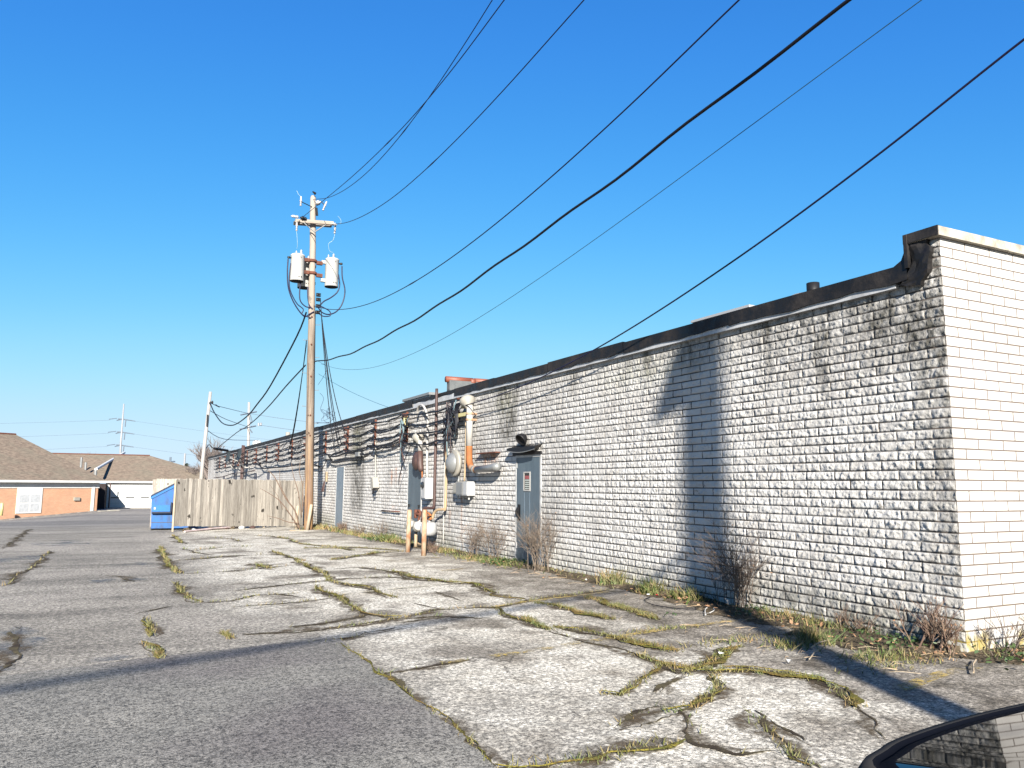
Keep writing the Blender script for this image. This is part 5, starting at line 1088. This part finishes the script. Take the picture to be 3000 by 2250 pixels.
# ================= roof items =================
t = thing('roof_skylight', (8.5, 9.3, 3.8), 'flat silver framed roof hatch showing above the black roof edge', 'roof hatch')
b = MB(); b.box(8.45, 9.6, 8.75, 10.0, 3.8, 4.26); b.build('curb', M['galv'], t); b = MB(); b.box(8.40, 9.65, 8.70, 10.05, 4.262, 4.30); b.build('lid', M['boxgrey'], t)
t = thing('roof_vent', (8.8, 7.9, 3.8), 'small domed vent with a black cap above the roof edge', 'roof vent')
b = MB(); b.lathe((8.8, 7.95, 3.8), (0, 0, 1), [(0, .42), (.38, .42), (.46, .36), (.53, .2), (.56, .05)], 20); b.build('dome', M['offwhite'], t, True)
b = MB(); b.cyl((8.75, 7.78, 4.2), (8.75, 7.78, 4.46), .09, n=14); b.build('pipe', M['black'], t, True)
t = thing('roof_parapet', (8.3, 20.6, 3.8), 'dark grey firewall with terracotta tile cap on the roof', 'parapet wall')
b = MB(); b.box(8.3, 24, 20.5, 20.7, 3.78, 4.52); b.build('wall', M['slatewall'], t)
for q in range(18):
    x0 = 8.22+q*.9; b = MB(); n = 8
    b.tube([(x0, 20.6, 4.55), (x0+.84, 20.6, 4.55)], [.09, .09], 12); b.tube([(x0+.76, 20.6, 4.52), (x0+.91, 20.6, 4.52)], [.11, .11], 12); b.build('cap_tile', M['redtile'], t, True)
t = thing('roof_curb', (8.5, 23.6, 3.8), 'low grey metal curb on the roof left of the tiled firewall', 'roof curb')
b = MB(); b.box(8.45, 9.6, 22.5, 24.9, 3.8, 4.30); b.build('curb', M['boxgrey'], t); b = MB(); b.box(8.40, 9.65, 22.44, 24.96, 4.302, 4.38); b.build('lid', M['galv'], t)
tag(MB().cyl((8.6, 46, 3.7), (8.6, 46, 4.48), .13, n=10).build('roof_pipe', M['offwhite'], None, True), 'short white pipe on the roof left of the utility pole', 'pipe')

# ================= the car at the lower right =================
car = thing('parked_car', (1.4, -1.6, 0), 'dark glossy car roof at the lower right corner mirroring the block wall', 'car')
def roof_outline(n=40):
    """plan outline of the greenhouse top, rear corners rounded"""
    pts = [(.60, -1.9), (.585, -1.2), (.585, -.5), (.59, .0), (.605, .30), (.635, .47), (.68, .575), (.74, .605), (.80, .622), (.92, .638), (1.07, .645), (1.4, .65)]
    full = pts+[(2.8-x, y) for x, y in reversed(pts[:-1])]
    return full
def rz(x, y, inner):  # convex roof surface
    u_ = (x-1.4)/.85; v_ = (y+.6)/1.35
    return 1.275+inner*(.062)*(1-(1-inner)*0)
ol = [Vector((x, y)) for x, y in [(p.x, p.y) for p in smooth([(x, y, 0) for x, y in roof_outline()], 4)]]
ce = Vector((1.4, -.65)); rings = [(1.0, 1.264, 'rubber'), (.985, 1.274, 'rubber'), (.965, 1.275, 'trim'), (.95, 1.271, 'trim'), (.935, 1.276, 'trim'), (.915, 1.277, 'trim')]
def ring(s_, z_):
    # inset by distance, not by scaling, so the trim has an even width
    L_ = len(ol); out = []
    d_ = (1-s_)*.42
    for i, p_ in enumerate(ol):
        a_ = ol[max(i-1, 0)]; c_ = ol[min(i+1, L_-1)]; t_ = (c_-a_).normalized(); nn = Vector((t_.y, -t_.x)); out.append((p_.x+nn.x*d_, p_.y+nn.y*d_, z_-.02*max(0, -1.2-p_.y)))
    return out
def band(lst):
    b = MB(); n0_ = len(ol)
    for r_ in lst: b.v += r_
    for j in range(len(lst)-1):
        for i in range(n0_-1): b.face([j*n0_+i, j*n0_+i+1, (j+1)*n0_+i+1, (j+1)*n0_+i])
    return b
rb_ = [ring(s_, z_) for s_, z_, _ in rings]
band(rb_[:3]).build('roof_seal', M['rubber'], car, True)
band(rb_[2:]).build('roof_trim', M['trim'], car, True)
gl = [rb_[-1]]
for k_, (s_, h_) in enumerate(((.87, .0045), (.82, .009), (.77, .013), (.70, .017), (.62, .020), (.5, .022), (.3, .023), (.1, .0235))):
    gl.append([(lerp(ce.x, p_[0], s_/.915), lerp(ce.y, p_[1], s_/.915), 1.277+h_-.02*max(0, -1.2-p_[1])*(s_)) for p_ in rb_[-1]])
band(gl).build('glass_roof', M['carglass'], car, True)
# greenhouse sides and lower body
def loop(sx, sy, cx, cy, z_, n=44, pw=5.):
    o = []
    for i in range(n):
        a_ = 2*math.pi*i/n; ca, sa = math.cos(a_), math.sin(a_); o.append((cx+sx*math.copysign(abs(ca)**(2/pw), ca), cy+sy*math.copysign(abs(sa)**(2/pw), sa), z_))
    return o
def loft(ls):
    b = MB(); n = len(ls[0])
    for l in ls: b.v += l
    for j in range(len(ls)-1):
        for i in range(n): b.face([j*n+i, j*n+(i+1) % n, (j+1)*n+(i+1) % n, (j+1)*n+i])
    b.face([i for i in reversed(range(n))]); b.face([(len(ls)-1)*n+i for i in range(n)]); return b
loft([loop(.90, 2.0, 1.4, -1.42, .22), loop(.92, 2.08, 1.4, -1.42, .45), loop(.92, 2.10, 1.4, -1.45, .70), loop(.88, 2.02, 1.4, -1.48, .86), loop(.84, 1.95, 1.4, -1.5, .90)]).build('body', M['carpaint'], car, True)
loft([loop(.85, 1.62, 1.4, -1.02, .89), loop(.80, 1.40, 1.4, -.86, 1.10), loop(.76, 1.28, 1.4, -.72, 1.235)]).build('side_windows', M['carglass'], car, True)
for (x, y) in ((.56, -.35), (2.24, -.35), (.56, -2.75), (2.24, -2.75)):
    w_ = MB(); w_.lathe((x-.10, y, .32), (1, 0, 0), [(0, .24), (.01, .32), (.19, .32), (.2, .24)], 24); w_ = w_.build('wheel', M['rubber'], car, True)
    b = MB(); b.lathe((x-.108, y, .32), (1, 0, 0), [(0, .10), (.004, .21), (.212, .21), (.216, .10)], 20); sub(b, 'rim', M['galv'], w_)

# ================= pole behind the viewer whose shadow falls on the wall =================
t = thing('utility_pole', (1.61, -5.44, 0), 'wooden pole beyond the parked car, casting the long shadow up the wall', 'utility pole', 'wooden utility poles')
b = MB(); b.tube([(1.61, -5.44, -.2), (1.61, -5.44, 5), (1.61, -5.44, 12.8)], [.195, .19, .175], 16); b.build('shaft', M['pole'], t, True)
b = MB(); b.tube([(1.58, -5.44, 10.6), (1.46, -5.38, 10.3)], .09, 8); b.build('bracket', M['rust'], t)
t = thing('transformer', (1.36, -5.34, 9.6), 'transformer on the pole by the car, throwing the blurred shoulder shadow', 'transformer', 'pole mounted transformers')
b = MB(); b.lathe((1.34, -5.33, 9.62), (.28, -.11, 1), [(0, .15), (.6, .18), (.85, .14)], 18); b.build('tank', M['canwhite'], t, True)
cable('overhead_cable', 'bundled cable beyond the car whose soft shadow crosses the asphalt', sag((1.61, -5.6, 7.6), (-34, -17.5, 7.8), .25, 14), .05, 'cable', 2, 8, 'overhead wire')
t = thing('utility_pole', (6.6, -6.1, 0), 'wooden pole that carries the overhead wires at their near end', 'utility pole', 'wooden utility poles')
b = MB(); b.tube([(6.5, -6.1, -.2), (6.5, -6.1, 14)], [.19, .14], 14); b.build('shaft', M['pole'], t, True)
b = MB(); b.box(5.4, 7.4, -6.25, -6.13, 11.0, 11.12); b.build('crossarm', M['arm'], t)

# ================= plants =================
def branch(b, p, d, L, r, depth, rnd, spread, upb=.1, n=4, kids=(2, 3)):
    pts = [p]; q = p.copy(); dd = d.copy(); seg = 3
    for i in range(seg):
        dd = (dd+Vector((rnd.gauss(0, .13), rnd.gauss(0, .13), rnd.gauss(0, .08)+upb))).normalized(); q = q+dd*(L/seg); pts.append(q.copy())
    b.tube(pts, [r*lerp(1, .55, i/seg) for i in range(seg+1)], n, caps=False)
    if depth == 0: return
    for k_ in range(rnd.randint(*kids)):
        t_ = rnd.uniform(.35, 1.); o = pts[0].lerp(pts[-1], t_) if t_ < .9 else pts[-1]
        o = pts[min(seg, int(t_*seg))]
        nd = (dd+Vector((rnd.gauss(0, spread), rnd.gauss(0, spread), rnd.gauss(0, spread*.6)))).normalized()
        branch(b, o, nd, L*rnd.uniform(.6, .85), r*.6, depth-1, rnd, spread, upb, max(3, n-1), kids)
def bare_tree(loc, h, seed, label, mat, spread=.42, depth=5, r=.22, stems=1, grp='bare trees in the distance'):
    rnd = random.Random(seed); t = thing('bare_tree', loc, label, 'tree', grp); L = Vector(loc)
    b = MB(); b.tube([L+Vector((0, 0, -.2)), L+Vector((.05, 0, h*.22))], [r*1.1, r*.85], 8); b.build('trunk', M[mat], t)
    b = MB()
    for k_ in range(5+stems):
        a_ = rnd.uniform(0, 6.28); branch(b, L+Vector((0, 0, h*rnd.uniform(.12, .24))), Vector((math.cos(a_)*.55, math.sin(a_)*.55, 1)).normalized(), h*.30, r*.55, depth, rnd, spread, .12, 5, (2, 4))
    b.build('crown', M[mat], t)
bare_tree((9.3, 92, -1.2), 9.0, 3, 'leafless spreading tree behind the bleached pole and roof end', 'fartwig', .40, 5, .30)
bare_tree((7.4, 99, -1.2), 6.2, 6, 'smaller leafless tree left of the bleached pole', 'fartwig', .45, 5, .2)
bare_tree((-4.5, 135, -1.2), 9.2, 9, 'low leafless tree behind the brick house roof ridge', 'fartwig', .45, 5, .25)
def needle_tree(loc, h, label):
    t = thing('evergreen_tree', loc, label, 'tree'); rnd = random.Random(5); L = Vector(loc)
    b = MB(); b.tube([L, L+Vector((0, 0, h))], [.2, .03], 6); b.build('trunk', M['bark'], t); b = MB()
    for i in range(420):
        z_ = rnd.uniform(.15, 1)*h; rr = (1-z_/h)*h*.33*rnd.uniform(.3, 1); a_ = rnd.uniform(0, 6.28); c_ = L+Vector((math.cos(a_)*rr, math.sin(a_)*rr, z_)); s_ = .35
        b.poly([c_+Vector((rnd.uniform(-s_, s_), rnd.uniform(-s_, s_), rnd.uniform(-s_, s_))) for _ in range(3)])
    b.build('crown', M['conifer'], t)
needle_tree((8.9, 125, -1.2), 5.4, 'small dark evergreen at the right end of the house roof')
def dead_shrub(loc, h, seed, label, mat='stalk', n=16, lean=.25, r=.006, dep=2, spread=.35, name='dead_shrub', cat='shrub', grp='dry shrubs along the wall'):
    rnd = random.Random(seed); L = Vector(loc); t = thing(name, loc, label, cat, grp); b = MB()
    for k_ in range(n):
        a_ = rnd.uniform(0, 6.28); p_ = L+Vector((rnd.gauss(0, .07), rnd.gauss(0, .14), -.02))
        d_ = Vector((math.cos(a_)*lean-.05, math.sin(a_)*lean, 1)).normalized()
        branch(b, p_, d_, h*rnd.uniform(.35, .6), r*rnd.uniform(.7, 1.3), dep, rnd, spread, .03, 4, (2, 4))
    b.build('stems', M[mat], t)
    lf = MB()
    for v_ in b.v[::29]:
        if rnd.random() < .25:
            s_ = .016; c_ = Vector(v_); lf.poly([c_+Vector((rnd.uniform(-s_, s_), rnd.uniform(-s_, s_), rnd.uniform(-s_, s_))) for _ in range(3)])
    if lf.v: lf.build('seed_heads', M['leaf'], t)['kind'] = 'stuff'
dead_shrub((7.0, 15.9, .02), .95, 21, 'dry brown twiggy weed clump between the meters and the nearest door', n=16, lean=.38, r=.0045, dep=3)
dead_shrub((7.02, 14.7, .02), 1.1, 22, 'taller dry twiggy clump touching the left side of the nearest door', n=16, lean=.32, r=.0045, dep=3)
dead_shrub((6.98, 12.75, .02), 1.25, 23, 'upright pale dry stalks immediately right of the nearest door', n=20, lean=.16, r=.0065, dep=3)
dead_shrub((7.1, 7.75, .02), 1.35, 24, 'dark tangled dead vine climbing the wall where the pole shadow ends', 'bark', n=24, lean=.10, r=.006, dep=3, spread=.5)
dead_shrub((7.0, 5.05, .05), .55, 25, 'reddish brown brambles at the near wall corner', 'shrubtwig', n=26, lean=.5, r=.007)
dead_shrub((7.5, 4.55, .02), .55, 26, 'few dark twigs in front of the smooth sunlit wall', 'bark', n=9, lean=.6, r=.006)
dead_shrub((7.0, 5.9, .02), .4, 27, 'small dry bramble left of the near wall corner', 'shrubtwig', n=12, lean=.5, r=.005)
dead_shrub((7.0, 26.9, -.1), .55, 28, 'russet dry tuft of stems right of the pale blue door', 'shrubtwig', n=34, lean=.25, r=.010, dep=1)
dead_shrub((7.0, 22.6, -.05), .75, 29, 'sparse dry stems low on the wall left of the bollards', n=14, lean=.3)
dead_shrub((6.6, 17.2, .0), .35, 30, 'low brown brambles between the two orange bollards', 'shrubtwig', n=20, lean=.9, r=.007)
dead_shrub((6.95, 24.6, -.08), .5, 31, 'short dry weeds below the telephone box', n=14, lean=.3)
# young leafless shrub with long arching branches by the fence end
t = thing('young_tree', (6.1, 29.3, gz(29.3)), 'leafless young tree with arching branches before the fence end', 'tree')
b = MB(); zq = gz(29)
for pts, r_ in [([(6.05, 29.3, zq), (5.85, 29.3, .55), (5.5, 29.3, 1.0), (5.1, 29.4, 1.75), (4.85, 29.4, 2.0)], .028), ([(6.05, 29.3, zq), (5.7, 29.3, .4), (5.3, 29.3, .9), (4.95, 29.3, 1.15), (4.6, 29.3, 1.35)], .02), ([(6.0, 29.2, .1), (5.6, 29.2, .15), (5.2, 29.2, .3), (4.85, 29.2, .38)], .017),
                ([(6.1, 29.3, .3), (5.95, 29.3, 1.2), (5.75, 29.3, 1.8), (5.65, 29.3, 2.3)], .018), ([(6.12, 29.3, .5), (6.1, 29.3, 1.4), (5.95, 29.3, 2.0), (6.0, 29.3, 2.6)], .018), ([(6.15, 29.3, .7), (6.1, 29.3, 1.2), (6.15, 29.3, 2.0), (6.25, 29.3, 2.5)], .012), ([(5.6, 29.3, .9), (5.3, 29.35, 1.5), (5.25, 29.35, 2.1)], .012), ([(6.1, 29.3, .8), (6.3, 29.3, 1.1), (6.45, 29.2, 1.5)], .010), ([(5.4, 29.3, .6), (5.2, 29.3, 1.1), (4.9, 29.3, 1.5)], .010)]:
    P_ = smooth(pts, 4); b.tube(P_, [lerp(r_*1.1, r_*.35, i/(len(P_)-1)) for i in range(len(P_))], 6)
b.build('branches', M['shrubtwig'], t, True)

# grass along the wall, moss blades in the cracks
def blades_obj(name, lst, kind='stuff', wd=.006):
    n = len(lst); co = np.zeros((n*3, 3), np.float32); ti = np.zeros(n*3, np.float32); rs = np.random.RandomState(1)
    for i, (x, y, h, tint) in enumerate(lst):
        a_ = rs.uniform(0, 6.28); w_ = wd*(1+h*4)*(1+max(0, y-8)*.10); dx, dy = math.cos(a_)*w_, math.sin(a_)*w_; l_ = rs.normal(0, .55, 2)*h; z_ = gz(y)+.004+(0.03 if x > 6.95 else 0)
        co[3*i] = (x-dx, y-dy, z_); co[3*i+1] = (x+dx, y+dy, z_); co[3*i+2] = (x+l_[0], y+l_[1], z_+h); ti[3*i:3*i+3] = tint
    me = bpy.data.meshes.new(name); me.from_pydata(co.tolist(), [], np.arange(n*3).reshape(-1, 3).tolist())
    me.attributes.new('tint', 'FLOAT', 'POINT').data.foreach_set('value', ti); me.materials.append(M['grass']); o = bpy.data.objects.new(name, me); col.objects.link(o); o['kind'] = kind; return o
blades_obj('moss_grass', blades, wd=.004)
gl_ = []; rnd = random.Random(12)
def tuft(cx, cy, n, h, sx=.12, sy=.18, tint=.2):
    for _ in range(int(n*.75)): gl_.append((min(7.2, rnd.gauss(cx+.04, sx)) if cy > 4.9 else rnd.gauss(cx, sx), rnd.gauss(cy, sy), h*rnd.uniform(.25, 1.0), min(1, max(0, rnd.gauss(tint+.12, .32)))))
for cx, cy, n, h, sx, sy, ti in [(6.95, 10.35, 300, .26, .08, .13, .5), (6.9, 9.35, 300, .26, .07, .10, .25), (6.95, 8.6, 260, .22, .1, .18, .2), (6.35, 5.85, 420, .17, .10, .10, .3), (5.95, 5.75, 260, .10, .12, .12, .3), (6.3, 5.0, 420, .09, .22, .12, .35), (7.0, 6.9, 300, .16, .12, .35, .35), (6.95, 6.1, 200, .12, .1, .2, .3),
        (6.95, 11.6, 80, .10, .08, .3, .4), (6.9, 14.2, 500, .13, .18, .5, .2), (6.8, 15.4, 400, .11, .15, .5, .3), (6.9, 17.2, 200, .12, .1, .3, .4), (6.95, 20.6, 260, .14, .1, .5, .4), (6.95, 21.8, 500, .22, .12, .45, .2), (6.9, 23.2, 260, .14, .1, .6, .5), (6.9, 25.5, 300, .16, .1, .7, .5), (6.9, 27.4, 300, .2, .1, .3, .4), (6.85, 29.8, 260, .22, .12, .5, .5),
        (5.6, 6.2, 240, .07, .35, .08, .45), (5.3, 7.0, 200, .06, .3, .05, .4), (7.8, 4.55, 200, .07, .4, .1, .6), (6.3, 4.75, 200, .05, .4, .08, .6), (6.4, 29.1, 160, .14, .2, .1, .6)]:
    tuft(cx, cy, n, h, sx, sy, ti)
for _ in range(750):
    y = rnd.uniform(4.9, 30); gl_.append((7.2-abs(rnd.gauss(0, .10)), y, rnd.uniform(.02, .07)*(1+.3*math.sin(y*2.3)), rnd.random()))
blades_obj('grass', gl_, wd=.005)
# leafy ground plants and fallen leaves near the corner
b = MB(); rnd = random.Random(15)
for cx, cy, n, s_, sp_ in [(6.85, 5.25, 130, .028, .22), (6.9, 5.7, 70, .025, .2), (7.3, 4.35, 100, .026, .3), (8.1, 4.4, 120, .028, .35), (7.0, 7.3, 90, .025, .2), (6.85, 14.0, 110, .04, .2), (5.9, 7.55, 20, .02, .06), (6.9, 21.8, 120, .05, .3)]:
    for _ in range(n):
        c_ = Vector((rnd.gauss(cx, sp_), rnd.gauss(cy, sp_*.6), gz(cy)+rnd.uniform(.03, .12))); u_ = Vector((rnd.gauss(0, 1), rnd.gauss(0, 1), rnd.gauss(0, .5))).normalized()*s_; v_ = Vector((rnd.gauss(0, 1), rnd.gauss(0, 1), rnd.gauss(0, .6))).normalized()*s_*.6
        b.poly([c_-u_, c_+v_, c_+u_, c_-v_])
struct(b.build('ground_leaves', M['greenleaf']), 'stuff')
b = MB()
for _ in range(520):
    q = rnd.random(); cx, cy = (rnd.uniform(7.3, 9.2), rnd.gauss(4.42, .10)) if q < .45 else (7.05-abs(rnd.gauss(0, .25)), rnd.uniform(4.7, 9)) if q < .85 else (rnd.uniform(6.3, 7.1), rnd.uniform(9, 16))
    c_ = Vector((cx, cy, rnd.uniform(.025, .075))); s_ = rnd.uniform(.015, .035); u_ = Vector((rnd.gauss(0, 1), rnd.gauss(0, 1), rnd.gauss(0, .5))).normalized()*s_; v_ = Vector((rnd.gauss(0, 1), rnd.gauss(0, 1), rnd.gauss(0, .6))).normalized()*s_*.6
    b.poly([c_-u_, c_+v_, c_+u_, c_-v_])
struct(b.build('fallen_leaves', M['leaf']), 'stuff')
b = MB()
for _ in range(110):
    q = rnd.random(); x, y = (rnd.uniform(5.4, 7.0), rnd.uniform(4.6, 7.2)) if q < .6 else (rnd.uniform(6.2, 7.1), rnd.uniform(7, 16)); a_ = rnd.uniform(-.6, .8); L_ = rnd.uniform(.06, .34); dx, dy = math.cos(a_)*L_, math.sin(a_)*L_
    b.tube([(x, y, .02), (x+dx*.5, y+dy*.5+.01, .03), (x+dx, y+dy, .018)], .0022, 3)
struct(b.build('straw', M['cream']), 'stuff')
for i, (x0, y0, x1, y1, lab) in enumerate([(6.0, 5.55, 6.5, 5.75, 'straight pale stick lying at the tip of the pole shadow'), (6.45, 4.25, 6.95, 4.55, 'pale broken stick on the pavement before the wall corner'), (5.6, 5.2, 6.1, 5.5, 'thin tan stick beside the grassy crack')]):
    tag(MB().tube([(x0, y0, .03), ((x0+x1)/2, (y0+y1)/2+.015, .04), (x1, y1, .03)], .007, 5).build('stick', M['palepost']), lab, 'stick', 'fallen sticks near the wall')
for x, y, mt, lab, s_ in [(6.85, 9.05, 'red', 'tiny red plastic cap on the soil near the wall', .022), (6.75, 9.12, 'paper', 'small white crumpled litter beside the red cap', .03), (5.35, 5.2, 'paper', 'white crumpled wrapper by the mossy crack', .035), (5.02, 5.7, 'paper', 'small flat white scrap on the mossy crack', .03), (6.75, 5.65, 'paper', 'white scrap next to the round grass tuft', .03), (6.9, 11.0, 'paper', 'tiny white scrap at the wall foot left of the grass', .022)]:
    b = MB(); n = 7; P_ = [Vector((x+s_*math.cos(i*.9)*rnd.uniform(.6, 1.2), y+s_*math.sin(i*.9)*rnd.uniform(.6, 1.2), .02+rnd.uniform(0, s_))) for i in range(n)]; c_ = Vector((x, y, .03+s_*.6))
    for i in range(n): b.poly([P_[i], P_[(i+1) % n], c_])
    b.poly(list(reversed(P_))); tag(b.build('litter', M[mt]), lab, 'litter', 'litter near the wall')
tag(MB().tube(smooth([(6.35, 7.45, .03), (6.6, 7.75, .035), (6.85, 7.95, .03), (6.7, 7.7, .03), (6.5, 7.55, .03)]), .006, 5).build('wire_hanger', M['paper']), 'bent white wire hanger on the ground beside the pole shadow', 'wire')
cable('loose_cable', 'thin black cable curled on the pavement near the red cap', [(6.7, 9.0, .02), (6.45, 8.8, .02), (6.3, 8.4, .02), (6.4, 8.0, .02), (6.6, 7.9, .02)], .006, 'cable')
